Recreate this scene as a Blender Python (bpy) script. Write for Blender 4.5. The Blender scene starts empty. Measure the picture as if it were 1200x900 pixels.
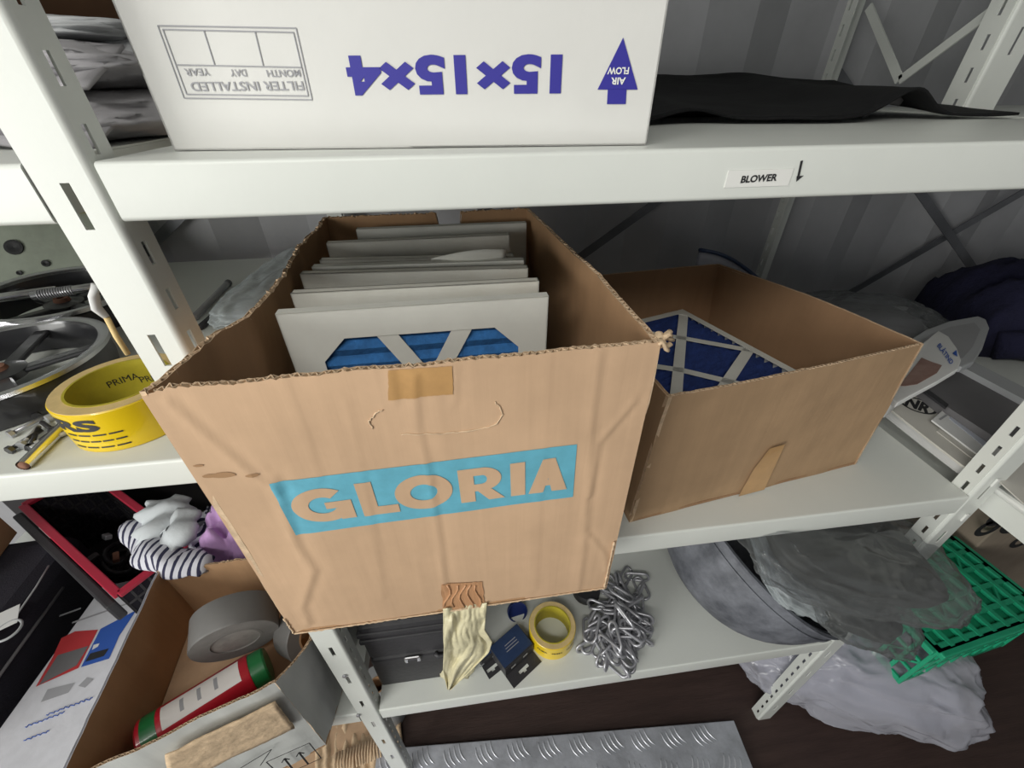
import bpy, bmesh, math, random
from mathutils import Vector, Matrix, Euler, noise
random.seed(7)
SC = bpy.context.scene
COL = SC.collection

# ------------------------------------------------------------------ camera
Z0 = 1.02                         # height of the middle shelf above the floor
F_PX = 489.183                    # focal length in pixels of a 1200 x 900 frame
D = 0.346                         # camera distance in front of the rack face
CAM = Vector((0.0, -D, Z0 + 1.553 * D))
def _rot(a, b, c):
    ca, sa, cb, sb, cc, sn = math.cos(a), math.sin(a), math.cos(b), math.sin(b), math.cos(c), math.sin(c)
    Rz = Matrix(((cb, -sb, 0), (sb, cb, 0), (0, 0, 1)))
    Rx = Matrix(((1, 0, 0), (0, ca, -sa), (0, sa, ca)))
    B = Matrix(((1, 0, 0), (0, 0, 1), (0, -1, 0)))
    Rr = Matrix(((cc, -sn, 0), (sn, cc, 0), (0, 0, 1)))
    return Rz @ Rx @ B @ Rr
RC = _rot(-.61563, -.12123, .00794)
cam_data = bpy.data.cameras.new('camera')
cam_data.sensor_fit = 'HORIZONTAL'; cam_data.sensor_width = 36.0
cam_data.lens = F_PX / 1200 * 36.0
cam_data.clip_start = 0.01
cam = bpy.data.objects.new('camera', cam_data); COL.objects.link(cam)
cam.matrix_world = Matrix.Translation(CAM) @ (RC @ Matrix(((1, 0, 0), (0, -1, 0), (0, 0, -1)))).to_4x4()
SC.camera = cam

# ------------------------------------------------------------------ light
SC.view_settings.view_transform = 'Standard'; SC.view_settings.look = 'None'
SC.view_settings.gamma = 1.0; SC.view_settings.use_curve_mapping = False
SC.view_settings.exposure = -0.28
world = bpy.data.worlds.new('world'); SC.world = world; world.use_nodes = True
wb = world.node_tree.nodes['Background']
wb.inputs['Color'].default_value = (0.80, 0.88, 1.0, 1); wb.inputs['Strength'].default_value = 0.12
def area(name, loc, target, sx, sy, power, color):
    l = bpy.data.lights.new(name, 'AREA'); l.shape = 'RECTANGLE'; l.size = sx; l.size_y = sy
    l.energy = power; l.color = color
    o = bpy.data.objects.new(name, l); COL.objects.link(o); o.location = loc
    o.rotation_euler = (Vector(target) - Vector(loc)).to_track_quat('-Z', 'Y').to_euler()
    return o
# daylight through the open doors of the container, behind the photographer
area('daylight_open_doors', (-2.05, -1.75, 1.25), (0.0, 0.0, 1.2), 1.5, 1.6, 72, (1.0, 1.0, 0.95))
# the container's ceiling lamp, above and behind the photographer
area('ceiling_lamp', (-.55, -1.15, 2.40), (-.05, 0.0, 1.25), 1.2, .25, 20, (1.0, .985, .93))

# ------------------------------------------------------------------ pixel helpers (a pixel gives a direction)
def ray(u, v): return RC @ Vector((u - 600, v - 450, F_PX))
def pz(u, v, z):                   # on the horizontal plane z (relative to the middle shelf)
    r = ray(u, v); t = (z + Z0 - CAM.z) / r.z; return CAM + r * t
def py_(u, v, y):                  # on the vertical plane y
    r = ray(u, v); t = (y - CAM.y) / r.y; return CAM + r * t
def px_(u, v, x):
    r = ray(u, v); t = (x - CAM.x) / r.x; return CAM + r * t

# ------------------------------------------------------------------ materials
MATS = {}
def mat(name, col, rough=.6, metal=0., var=0., scale=8., bump=0., bscale=60., col2=None, dist=.002, coat=0., spec=.5, stretch=(1, 1, 1), alpha=1.):
    m = bpy.data.materials.new(name); m.use_nodes = True; MATS[name] = m
    nt = m.node_tree; b = nt.nodes['Principled BSDF']
    b.inputs['Base Color'].default_value = (*col, 1); b.inputs['Roughness'].default_value = rough
    b.inputs['Metallic'].default_value = metal; b.inputs['Specular IOR Level'].default_value = spec
    if coat: b.inputs['Coat Weight'].default_value = coat
    if alpha < 1: b.inputs['Alpha'].default_value = alpha
    tc = nt.nodes.new('ShaderNodeTexCoord'); mp = nt.nodes.new('ShaderNodeMapping')
    mp.inputs['Scale'].default_value = stretch
    nt.links.new(tc.outputs['Object'], mp.inputs['Vector'])
    if var or col2:
        n = nt.nodes.new('ShaderNodeTexNoise'); n.inputs['Scale'].default_value = scale; n.inputs['Detail'].default_value = 6
        n.inputs['Roughness'].default_value = .65
        nt.links.new(mp.outputs[0], n.inputs['Vector'])
        r = nt.nodes.new('ShaderNodeValToRGB'); r.color_ramp.elements[0].position = .35; r.color_ramp.elements[1].position = .68
        c2 = col2 if col2 else tuple(min(1, c * (1 + var)) for c in col)
        c1 = col if col2 else tuple(c * (1 - var) for c in col)
        r.color_ramp.elements[0].color = (*c1, 1); r.color_ramp.elements[1].color = (*c2, 1)
        nt.links.new(n.outputs['Fac'], r.inputs[0]); nt.links.new(r.outputs[0], b.inputs['Base Color'])
    if bump:
        n2 = nt.nodes.new('ShaderNodeTexNoise'); n2.inputs['Scale'].default_value = bscale; n2.inputs['Detail'].default_value = 5
        nt.links.new(mp.outputs[0], n2.inputs['Vector'])
        bp = nt.nodes.new('ShaderNodeBump'); bp.inputs['Strength'].default_value = bump; bp.inputs['Distance'].default_value = dist
        nt.links.new(n2.outputs['Fac'], bp.inputs['Height']); nt.links.new(bp.outputs[0], b.inputs['Normal'])
    return m
def cardboard(name, col, var=.09):
    m = mat(name, col, rough=.85, var=var, scale=5., spec=.2)
    nt = m.node_tree; b = nt.nodes['Principled BSDF']
    tc = nt.nodes.new('ShaderNodeTexCoord')
    mp = nt.nodes.new('ShaderNodeMapping'); mp.inputs['Scale'].default_value = (150, 150, 6)
    nt.links.new(tc.outputs['Object'], mp.inputs['Vector'])
    n = nt.nodes.new('ShaderNodeTexNoise'); n.inputs['Scale'].default_value = 1.; n.inputs['Detail'].default_value = 3
    nt.links.new(mp.outputs[0], n.inputs['Vector'])
    bp = nt.nodes.new('ShaderNodeBump'); bp.inputs['Strength'].default_value = .22; bp.inputs['Distance'].default_value = .001
    nt.links.new(n.outputs['Fac'], bp.inputs['Height']); nt.links.new(bp.outputs[0], b.inputs['Normal'])
    mp2 = nt.nodes.new('ShaderNodeMapping'); mp2.inputs['Scale'].default_value = (60, 60, 1.5); nt.links.new(tc.outputs['Object'], mp2.inputs['Vector'])
    n3 = nt.nodes.new('ShaderNodeTexNoise'); n3.inputs['Scale'].default_value = 1.; n3.inputs['Detail'].default_value = 2; nt.links.new(mp2.outputs[0], n3.inputs['Vector'])
    mr = nt.nodes.new('ShaderNodeMapRange'); mr.inputs['From Min'].default_value = .35; mr.inputs['From Max'].default_value = .65; mr.inputs['To Min'].default_value = .965; mr.inputs['To Max'].default_value = 1.025; nt.links.new(n3.outputs['Fac'], mr.inputs['Value'])
    src = b.inputs['Base Color'].links[0].from_socket; mul = nt.nodes.new('ShaderNodeVectorMath'); mul.operation = 'SCALE'
    nt.links.new(src, mul.inputs[0]); nt.links.new(mr.outputs[0], mul.inputs['Scale']); nt.links.new(mul.outputs[0], b.inputs['Base Color'])
    return m
def stripes(name, a, c, scale, direction='Z', distortion=2., rough=.9):
    m = mat(name, a, rough=rough); nt = m.node_tree; b = nt.nodes['Principled BSDF']
    tc = nt.nodes.new('ShaderNodeTexCoord'); w = nt.nodes.new('ShaderNodeTexWave')
    w.bands_direction = direction; w.inputs['Scale'].default_value = scale; w.inputs['Distortion'].default_value = distortion
    w.inputs['Detail Scale'].default_value = .6
    nt.links.new(tc.outputs['Object'], w.inputs['Vector'])
    r = nt.nodes.new('ShaderNodeValToRGB'); r.color_ramp.interpolation = 'LINEAR'
    r.color_ramp.elements[0].position = .62; r.color_ramp.elements[1].position = .72
    r.color_ramp.elements[0].color = (*a, 1); r.color_ramp.elements[1].color = (*c, 1)
    nt.links.new(w.outputs['Color'], r.inputs[0]); nt.links.new(r.outputs[0], b.inputs['Base Color'])
    return m
def clear_plastic(name, col, opacity, rough=.18, bump=.5, bscale=30.):
    m = mat(name, col, rough=rough, bump=bump, bscale=bscale, dist=.006, spec=.8); nt = m.node_tree
    b = nt.nodes['Principled BSDF']; out = nt.nodes['Material Output']
    t = nt.nodes.new('ShaderNodeBsdfTransparent'); t.inputs[0].default_value = (.93, .94, .96, 1)
    mx = nt.nodes.new('ShaderNodeMixShader'); lw = nt.nodes.new('ShaderNodeLayerWeight'); lw.inputs['Blend'].default_value = .35
    ma = nt.nodes.new('ShaderNodeMath'); ma.operation = 'MULTIPLY_ADD'; ma.inputs[1].default_value = .6; ma.inputs[2].default_value = opacity; ma.use_clamp = True
    nt.links.new(lw.outputs['Facing'], ma.inputs[0]); nt.links.new(ma.outputs[0], mx.inputs[0])
    nt.links.new(t.outputs[0], mx.inputs[1]); nt.links.new(b.outputs[0], mx.inputs[2]); nt.links.new(mx.outputs[0], out.inputs[0])
    return m

mat('steel_white', (.70, .72, .68), rough=.38, var=.03, scale=4, bump=.12, bscale=220, dist=.0006)
mat('steel_edge', (.78, .79, .76), rough=.3)
mat('wall_paint', (.44, .44, .46), rough=.5, var=.12, scale=3, bump=.2, bscale=14, dist=.004)
mat('floor_ply', (.040, .022, .018), rough=.6, col2=(.060, .034, .028), scale=5, stretch=(1, 9, 1), bump=.3, bscale=30)
mat('ceiling_paint', (.6, .6, .6), rough=.6)
mat('brace_steel', (.16, .165, .18), rough=.45, metal=.3, var=.2)
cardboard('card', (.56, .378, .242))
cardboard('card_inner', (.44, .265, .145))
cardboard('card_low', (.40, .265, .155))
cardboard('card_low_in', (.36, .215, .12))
cardboard('card_grey', (.33, .27, .21))
cardboard('card_dark', (.36, .215, .115))
cardboard('card_brown', (.13, .07, .04))
mat('card_edge', (.60, .44, .29), rough=.9, var=.2, scale=90)
mat('card_torn', (.62, .46, .30), rough=.95, var=.2, scale=60, bump=.6, bscale=120)
cardboard('card_white', (.56, .57, .55), .05)
cardboard('card_print_white', (.62, .62, .66), .04)
mat('frame_white', (.72, .715, .66), rough=.75, var=.05, scale=10, bump=.15, bscale=90)
mat('frame_carton', (.66, .655, .63), rough=.7, var=.03, scale=5, bump=.1, bscale=90)
mat('frame_worn', (.66, .64, .57), rough=.8, col2=(.74, .73, .67), scale=14, bump=.2, bscale=90)
mat('media_blue', (.030, .150, .40), rough=.9, var=.25, scale=60, bump=.6, bscale=260)
mat('media_dark_blue', (.020, .045, .19), rough=.9, var=.25, scale=60, bump=.6, bscale=260)
mat('ink_navy', (.03, .025, .28), rough=.6)
mat('ink_grey', (.33, .33, .35), rough=.7)
mat('ink_black', (.02, .02, .022), rough=.6)
mat('ink_cyan', (.12, .40, .52), rough=.75, var=.1, scale=40)
mat('ink_red', (.50, .04, .045), rough=.5)
mat('ink_blue', (.03, .10, .42), rough=.5)
mat('label_white', (.76, .76, .73), rough=.5)
mat('tape_brown', (.50, .29, .12), rough=.28, var=.1, scale=30, coat=.3)
mat('tape_red_brown', (.50, .27, .14), rough=.45, bump=.8, bscale=45, stretch=(3, 1, .4))
mat('tape_yellow', (.80, .56, .01), rough=.28, coat=.4)
mat('tape_side', (.74, .55, .25), rough=.6, var=.1, scale=50)
mat('tape_core', (.50, .42, .03), rough=.6, var=.1, scale=40)
mat('masking', (.62, .57, .38), rough=.4, var=.12, scale=25, bump=.9, bscale=40, dist=.004)
mat('duct_grey', (.17, .165, .16), rough=.45, var=.08)
mat('duct_label', (.36, .34, .32), rough=.6, col2=(.24, .23, .22), scale=40)
mat('duct_side', (.22, .21, .20), rough=.7, var=.12, scale=30)
mat('can_red', (.50, .012, .03), rough=.3, coat=.5)
mat('can_green', (.012, .16, .045), rough=.35, coat=.3)
mat('can_white', (.75, .72, .70), rough=.4)
mat('black_plastic', (.035, .034, .038), rough=.5, var=.2, bump=.3, bscale=120)
mat('black_fabric', (.014, .012, .020), rough=.95, var=.3, bump=.6, bscale=300)
mat('navy_fabric', (.012, .012, .040), rough=.95, bump=.6, bscale=60, dist=.01)
mat('rubber_mat', (.009, .009, .010), spec=.25, rough=.85, var=.3, bump=.5, bscale=90)
mat('grey_plastic', (.33, .33, .34), rough=.5, var=.06, scale=6)
mat('grey_dark', (.15, .145, .15), rough=.7, var=.1)
mat('light_grey', (.42, .43, .44), rough=.55)
mat('zinc', (.46, .46, .49), rough=.36, metal=.6, var=.1, scale=30)
mat('chrome', (.72, .72, .74), rough=.22, metal=.95)
mat('checker_alu', (.60, .62, .68), rough=.42, metal=.55, var=.22, scale=12, bump=.3, bscale=80)
mat('checker_bar', (.80, .81, .86), rough=.3, metal=.5)
mat('tub_rubber', (.075, .08, .095), rough=.6, col2=(.21, .22, .25), scale=16, bump=.6, bscale=50, dist=.003)
mat('crate_green', (.02, .40, .21), rough=.4, var=.1, scale=10)
mat('crate_green_in', (.014, .31, .16), rough=.5)
mat('crate_black', (.040, .037, .040), rough=.5)
mat('crate_red', (.45, .02, .05), rough=.4)
mat('machine_green', (.31, .34, .28), rough=.5, var=.2, scale=9)
mat('wheel_black', (.028, .028, .032), rough=.32, coat=.4)
mat('rust', (.22, .10, .06), rough=.8, var=.3, scale=40)
mat('cloth_pale', (.55, .58, .60), rough=.95, var=.06, bump=.4, bscale=140)
mat('cloth_lilac', (.50, .30, .56), rough=.95, var=.05, bump=.4, bscale=160)
mat('cloth_grey', (.34, .33, .345), rough=.8, var=.12, bump=.5, bscale=40, dist=.004)
mat('cloth_orange', (.38, .14, .07), rough=.95)
stripes('cloth_stripe', (.62, .62, .68), (.03, .03, .07), 16., 'Z', 3.)
stripes('cloth_stripe_x', (.62, .62, .68), (.03, .03, .07), 20., 'X', 4.)
mat('paper_white', (.70, .70, .69), rough=.6)
mat('paper_cream', (.60, .58, .53), rough=.6)
mat('window_film', (.55, .58, .66), rough=.12, spec=.8)
mat('photo_brown', (.24, .13, .11), rough=.4, col2=(.36, .24, .20), scale=25)
mat('blue_cap', (.015, .03, .14), rough=.3)
mat('blue_box', (.03, .055, .13), rough=.35, var=.2)
clear_plastic('bag_clear', (.56, .56, .63), .42, rough=.15, bump=.9, bscale=9)
clear_plastic('bag_smoke', (.22, .23, .23), .18, rough=.10, bump=.7, bscale=22)
clear_plastic('bag_pale', (.66, .72, .74), .30, rough=.2, bump=.7, bscale=26)
mat('bag_content', (.42, .42, .50), rough=.6, var=.15, scale=6, bump=.4, bscale=12)
mat('dark_content', (.045, .046, .044), rough=.6, var=.3, scale=12)

# ------------------------------------------------------------------ mesh helpers
class MB:
    def __init__(s): s.v = []; s.f = []; s.mi = []
    def add(s, vs, fs, mi=0):
        o = len(s.v); s.v += [tuple(v) for v in vs]; s.f += [tuple(i + o for i in f) for f in fs]; s.mi += [mi] * len(fs); return s
    def box(s, c, size, rot=None, mi=0):
        hx, hy, hz = (q / 2 for q in size); c = Vector(c)
        vs = [Vector((x, y, z)) for x in (-hx, hx) for y in (-hy, hy) for z in (-hz, hz)]
        if rot is not None:
            R = rot if isinstance(rot, Matrix) else Euler(rot).to_matrix()
            vs = [R @ v for v in vs]
        return s.add([v + c for v in vs], [(0, 1, 3, 2), (4, 6, 7, 5), (0, 4, 5, 1), (2, 3, 7, 6), (0, 2, 6, 4), (1, 5, 7, 3)], mi)
    def span(s, a, b, mi=0):
        a, b = Vector(a), Vector(b); return s.box((a + b) / 2, [abs(q) for q in (b - a)], mi=mi)
    def bar(s, a, b, w, t, up=(0, 0, 1), mi=0):
        a, b = Vector(a), Vector(b); d = (b - a).normalized(); n = Vector(up)
        sd = d.cross(n)
        if sd.length < 1e-5: sd = d.cross(Vector((1, 0, 0)))
        sd.normalize(); n = sd.cross(d).normalized(); vs = []
        for p in (a, b):
            for i, j in ((-1, -1), (1, -1), (1, 1), (-1, 1)): vs.append(p + sd * (i * w / 2) + n * (j * t / 2))
        return s.add(vs, [(0, 1, 2, 3), (7, 6, 5, 4), (0, 4, 5, 1), (1, 5, 6, 2), (2, 6, 7, 3), (3, 7, 4, 0)], mi)
    def prism(s, poly, fn0, fn1, mi=0):
        """poly of 2-D points; fn0/fn1 map a 2-D point to the two faces"""
        n = len(poly); vs = [fn0(p) for p in poly] + [fn1(p) for p in poly]
        return s.add(vs, [tuple(range(n))[::-1], tuple(range(n, 2 * n))] + [(i, (i + 1) % n, n + (i + 1) % n, n + i) for i in range(n)], mi)
    def tube(s, path, r, seg=8, closed=False, mi=0, caps=True, rz=None):
        path = [Vector(p) for p in path]; n = len(path); base = len(s.v); rings = []
        prev = None
        for i, p in enumerate(path):
            a = path[(i - 1) % n] if (closed or i > 0) else p; b = path[(i + 1) % n] if (closed or i < n - 1) else p
            d = (b - a).normalized()
            if prev is None:
                u = d.orthogonal().normalized() if abs(d.z) > .95 else Vector((0, 0, 1)).cross(d).normalized()
            else:
                u = (prev - d * prev.dot(d)).normalized()
            prev = u; w = d.cross(u)
            rr = r(i / (n - 1)) if callable(r) else r
            ru, rw = rr if isinstance(rr, tuple) else (rr, rr)
            rings.append([p + u * (math.cos(2 * math.pi * k / seg) * ru) + w * (math.sin(2 * math.pi * k / seg) * rw) for k in range(seg)])
        vs = [v for ring in rings for v in ring]; fs = []
        for i in range(n if closed else n - 1):
            j = (i + 1) % n
            for k in range(seg): fs.append((i * seg + k, i * seg + (k + 1) % seg, j * seg + (k + 1) % seg, j * seg + k))
        if caps and not closed: fs += [tuple(range(seg))[::-1], tuple(range((n - 1) * seg, n * seg))]
        return s.add(vs, fs, mi)
    def lathe(s, prof, seg=40, mi=0, closed=True, origin=(0, 0, 0)):
        """prof: (radius, z) points; a closed profile makes a solid ring"""
        o = Vector(origin); n = len(prof); vs = []; fs = []
        for k in range(seg):
            a = 2 * math.pi * k / seg
            for r, z in prof: vs.append(o + Vector((r * math.cos(a), r * math.sin(a), z)))
        for k in range(seg):
            k2 = (k + 1) % seg
            for i in range(n if closed else n - 1):
                j = (i + 1) % n; fs.append((k * n + i, k2 * n + i, k2 * n + j, k * n + j))
        return s.add(vs, fs, mi)
    def grid(s, fn, nu, nv, mi=0, flip=False):
        vs = [fn(i / nu, j / nv) for j in range(nv + 1) for i in range(nu + 1)]; fs = []
        for j in range(nv):
            for i in range(nu):
                q = (j * (nu + 1) + i, j * (nu + 1) + i + 1, (j + 1) * (nu + 1) + i + 1, (j + 1) * (nu + 1) + i)
                fs.append(q[::-1] if flip else q)
        return s.add(vs, fs, mi)
    def sheet(s, fn, nu, nv, t, mi=0):
        """a grid with real thickness t along its normals"""
        P = [[Vector(fn(i / nu, j / nv)) for i in range(nu + 1)] for j in range(nv + 1)]
        Q = []
        for j in range(nv + 1):
            row = []
            for i in range(nu + 1):
                du = P[j][min(i + 1, nu)] - P[j][max(i - 1, 0)]; dv = P[min(j + 1, nv)][i] - P[max(j - 1, 0)][i]
                nn = du.cross(dv); nn = nn.normalized() if nn.length > 1e-12 else Vector((0, 0, 1))
                row.append(P[j][i] - nn * t)
            Q.append(row)
        W = nu + 1; N = W * (nv + 1)
        vs = [p for r in P for p in r] + [p for r in Q for p in r]; fs = []
        for j in range(nv):
            for i in range(nu):
                a = j * W + i; fs.append((a, a + 1, a + W + 1, a + W)); fs.append((N + a + W, N + a + W + 1, N + a + 1, N + a))
        for i in range(nu):
            fs.append((i + 1, i, N + i, N + i + 1)); a = nv * W + i; fs.append((a, a + 1, N + a + 1, N + a))
        for j in range(nv):
            a = j * W; fs.append((a, a + W, N + a + W, N + a)); a += nu; fs.append((a + W, a, N + a, N + a + W))
        return s.add(vs, fs, mi)
    def build(s, name, mats, parent=None, smooth=False, bevel=0., loc=None, rot=None, autosmooth=None):
        me = bpy.data.meshes.new(name); me.from_pydata(s.v, [], s.f); 
        mats = mats if isinstance(mats, (list, tuple)) else [mats]
        for m in mats: me.materials.append(MATS[m])
        me.polygons.foreach_set('material_index', s.mi)
        if smooth or autosmooth: me.polygons.foreach_set('use_smooth', [True] * len(me.polygons))
        me.update()
        if autosmooth:
            try: me.set_sharp_from_angle(angle=math.radians(autosmooth))
            except Exception: pass
        o = bpy.data.objects.new(name, me); COL.objects.link(o)
        if parent: o.parent = parent
        if loc is not None: o.location = loc
        if rot is not None: o.rotation_euler = rot
        if bevel:
            b = o.modifiers.new('bevel', 'BEVEL'); b.width = bevel; b.segments = 2; b.limit_method = 'ANGLE'; b.angle_limit = math.radians(40)
        return o
def tag(o, label=None, cat=None, group=None, kind=None):
    if label: o['label'] = label
    if cat: o['category'] = cat
    if group: o['group'] = group
    if kind: o['kind'] = kind
    return o
def thing(name, label, cat, loc, rz=0., group=None, rot=None):
    o = bpy.data.objects.new(name, None); COL.objects.link(o); o.empty_display_size = .02
    o.location = loc; o.rotation_euler = rot if rot is not None else (0, 0, rz)
    return tag(o, label, cat, group)
def copy_tree(o, parent=None):
    c = o.copy(); COL.objects.link(c); c.parent = parent
    for ch in list(o.children): copy_tree(ch, c)
    return c
def fnoise(p, s=1., o=0.): return noise.noise(Vector(p) * s + Vector((o, o * 1.7, o * .3)))
def fbm(p, s=1., o=0., n=4):
    v = 0; a = 1.
    for i in range(n): v += a * noise.noise(Vector(p) * s + Vector((o, o * 1.7, i * 3.1))); s *= 2.1; a *= .5
    return v
def ridge(p, s=1., o=0., n=3):
    v = 0; a = 1.
    for i in range(n): v += a * (1 - 2 * abs(noise.noise(Vector(p) * s + Vector((o, o * 1.7, i * 5.3))))); s *= 2.; a *= .5
    return v
_txt = {}
def text_geo(body, offset=0., cuts=0, spacing=1.0):
    key = (body, offset, cuts, spacing)
    if key in _txt: return _txt[key]
    c = bpy.data.curves.new('t', 'FONT'); c.body = body; c.align_x = 'CENTER'; c.align_y = 'CENTER'; c.offset = offset
    c.space_character = spacing; c.resolution_u = 4
    o = bpy.data.objects.new('t', c); COL.objects.link(o)
    dg = bpy.context.evaluated_depsgraph_get(); me = bpy.data.meshes.new_from_object(o.evaluated_get(dg))
    bm = bmesh.new(); bm.from_mesh(me); bmesh.ops.remove_doubles(bm, verts=bm.verts[:], dist=1e-5)
    if cuts:
        bmesh.ops.triangulate(bm, faces=bm.faces[:])
        for _ in range(cuts):
            lg = [e for e in bm.edges if e.calc_length() > .12]
            if not lg: break
            bmesh.ops.subdivide_edges(bm, edges=lg, cuts=1); bmesh.ops.triangulate(bm, faces=bm.faces[:])
    vs = [v.co.copy() for v in bm.verts]; bm.verts.index_update(); fs = [tuple(v.index for v in f.verts) for f in bm.faces]
    bm.free(); bpy.data.objects.remove(o); bpy.data.curves.remove(c); bpy.data.meshes.remove(me)
    xs = [v.x for v in vs]; ys = [v.y for v in vs]; cx, cy = (min(xs) + max(xs)) / 2, (min(ys) + max(ys)) / 2
    w, h = max(xs) - min(xs), max(ys) - min(ys)
    vs = [((v.x - cx) / w, (v.y - cy) / h) for v in vs]     # normalised to a unit box about the centre
    _txt[key] = (vs, fs); return _txt[key]
def text(body, name, m, parent, origin, right, up, w, h, lift=.0004, offset=.02, cuts=0, warp=None, spacing=1.0):
    vs, fs = text_geo(body, offset, cuts, spacing)
    O, r, u = Vector(origin), Vector(right).normalized(), Vector(up).normalized(); n = r.cross(u)
    mb = MB(); out = []
    for x, y in vs:
        p = O + r * (x * w) + u * (y * h) + n * lift
        if warp: p = warp(p)
        out.append(p)
    mb.add(out, fs); return mb.build(name, m, parent)

# ------------------------------------------------------------------ the room: a steel container
def corrugated(x0, x1, y, z0, z1, depth=.036, period=.39):
    xs = []; x = x0; ph = [(.0, 0), (.105, 0), (.195, 1), (.300, 1), (.39, 0)]
    k = 0
    while x < x1:
        for d, s in ph[:-1]: xs.append((x + d, s))
        x += period
    mb = MB(); n = len(xs)
    vs = [(a, y + (depth if s else 0), z) for z in (z0, z1) for a, s in xs]
    vs += [(a, y + depth + .02, z) for z in (z0, z1) for a, s in (xs[0], xs[-1])]
    fs = [(i, i + 1, n + i + 1, n + i) for i in range(n - 1)]
    mb.add(vs, fs + [(2 * n, 2 * n + 1, 2 * n + 3, 2 * n + 2)])
    return mb
WALL_Y = .69
tag(corrugated(-2.6, 2.75, WALL_Y, 0, 2.45).build('wall_back', 'wall_paint'), kind='structure')
tag(MB().span((-2.6, -2.6, -.04), (2.7, WALL_Y + .06, 0)).build('floor', 'floor_ply'), kind='structure')
tag(MB().span((-2.6, -2.6, 2.45), (2.7, WALL_Y + .06, 2.5)).build('ceiling', 'ceiling_paint'), kind='structure')
tag(MB().span((2.7, -2.6, 0), (2.75, WALL_Y + .06, 2.45)).build('wall_right', 'wall_paint'), kind='structure')

# ------------------------------------------------------------------ shelving
Z_TOP, Z_LOW, Z_LM = .4993, -.5055, .229         # shelf surfaces relative to the middle shelf
TH = .0018
def flange(mb, origin, u, length, width, slots, slot_w, slot_h, slot_off):
    """perforated steel strip: width along u, length along z, real slots"""
    O, u = Vector(origin), Vector(u); n = u.cross(Vector((0, 0, 1)))
    xs = [0, slot_off - slot_w / 2, slot_off + slot_w / 2, width]
    zs = [0]
    for z in slots:
        if z - slot_h / 2 > zs[-1] + 1e-4 and z + slot_h / 2 < length: zs += [z - slot_h / 2, z + slot_h / 2]
    zs.append(length); W = 4; L = len(zs); idx = {}
    vs = []
    for side in (0, 1):
        for z in zs:
            for x in xs: vs.append(O + u * x + Vector((0, 0, z)) - n * (TH * side))
    N = W * L; fs = []; present = lambda i, j: 0 <= i < 3 and 0 <= j < L - 1 and not (i == 1 and j % 2 == 1)
    for j in range(L - 1):
        for i in range(3):
            if not present(i, j): continue
            a = j * W + i; fs.append((a, a + 1, a + W + 1, a + W)); fs.append((N + a + W, N + a + W + 1, N + a + 1, N + a))
            for (p, q, ni, nj) in ((a, a + 1, i, j - 1), (a + 1, a + W + 1, i + 1, j), (a + W + 1, a + W, i, j + 1), (a + W, a, i - 1, j)):
                if not present(ni, nj): fs.append((q, p, N + p, N + q))
    mb.add(vs, fs)
def upright(parent, x, y, sx, sy, z0=0., z1=2.2, fw=.039, sw=.030, name='upright'):
    """angle post with a rounded bend: corner at (x, y); front flange runs sx along X, side flange runs sy along Y"""
    mb = MB(); L = z1 - z0; r = .0045
    o = Vector((x, y, z0)) - parent.location
    first = lambda z, p: (z - z0) % p
    ks = [first(Z0 + .4715, .1165) + k * .1165 for k in range(int(L / .1165))]
    a = MB(); flange(a, (o + Vector((r, 0, 0))) if sx > 0 else o + Vector((-fw, 0, 0)), (1, 0, 0), L, fw - r, ks, .0062, .031, (fw - r) / 2 + (.001 if sx < 0 else -.001))
    ks2 = [first(Z0 + .049, .0385) + k * .0385 for k in range(int(L / .0385))]
    flange(a, (o + Vector((0, r, 0))) if sy > 0 else o + Vector((0, -sw, 0)), (0, 1, 0), L, sw - r, ks2, .0055, .018, (sw - r) / 2 - .003 * sy)
    mb.add(a.v, a.f)
    # the rolled bend between the two flanges
    vs = []; n = 6
    cx, cy = o.x + sx * r, o.y + sy * r
    for rr in (r, r - TH):
        for k in range(n + 1):
            t = k / n * math.pi / 2
            for z in (0, L): vs.append((cx - sx * rr * math.sin(t), cy - sy * rr * math.cos(t), o.z + z))
    N = 2 * (n + 1); fs = []
    for k in range(n):
        q = (2 * k, 2 * k + 2, 2 * k + 3, 2 * k + 1); fs.append(q); fs.append(tuple(N + i for i in q)[::-1])
    mb.add(vs, fs)
    return mb.build(name, 'steel_white', parent, autosmooth=30)
def shelf_board(parent, x0, x1, y0, y1, z, lip=.040, name='shelf'):
    """folded sheet-steel board: one continuous profile from the rear lip over the top to the hemmed front lip"""
    mb = MB(); o = parent.location; z = z + Z0; t = .0016; r = .0035
    prof = [(y1 - .014, z - lip), (y1, z - lip), (y1, z)]
    prof += [(y0 + r, z)] + [(y0 + r - r * math.sin(a), z - r + r * math.cos(a)) for a in [math.pi / 2 * k / 5 for k in range(1, 6)]]
    prof += [(y0, z - lip + r)] + [(y0 + r - r * math.cos(a), z - lip + r - r * math.sin(a)) for a in [math.pi / 2 * k / 4 for k in range(1, 5)]] + [(y0 + .014, z - lip)]
    n = len(prof) - 1
    def fn(u, v):
        p = prof[int(round(v * n))]; return Vector((x0 + (x1 - x0) * u, p[0], p[1])) - o
    mb.sheet(fn, 2, n, -t)
    for x in (x0, x1 - t): mb.span(Vector((x, y0 + .004, z - lip + .002)) - o, Vector((x + t, y1 - .003, z - .0018)) - o)
    return mb.build(name, 'steel_white', parent, autosmooth=30)
def xbrace(parent, x0, x1, y, zc, rise):
    o = parent.location
    for s in (1, -1):
        mb = MB(); a = Vector((x0, y + .004 * s, Z0 + zc - rise * s)) - o; b = Vector((x1, y + .004 * s, Z0 + zc + rise * s)) - o
        mb.bar(a, b, .003, .020, up=(0, 1, 0)) if False else mb.bar(a, b, .020, .003, up=(0, 1, 0)); mb.build('cross_brace', 'brace_steel', parent)
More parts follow.
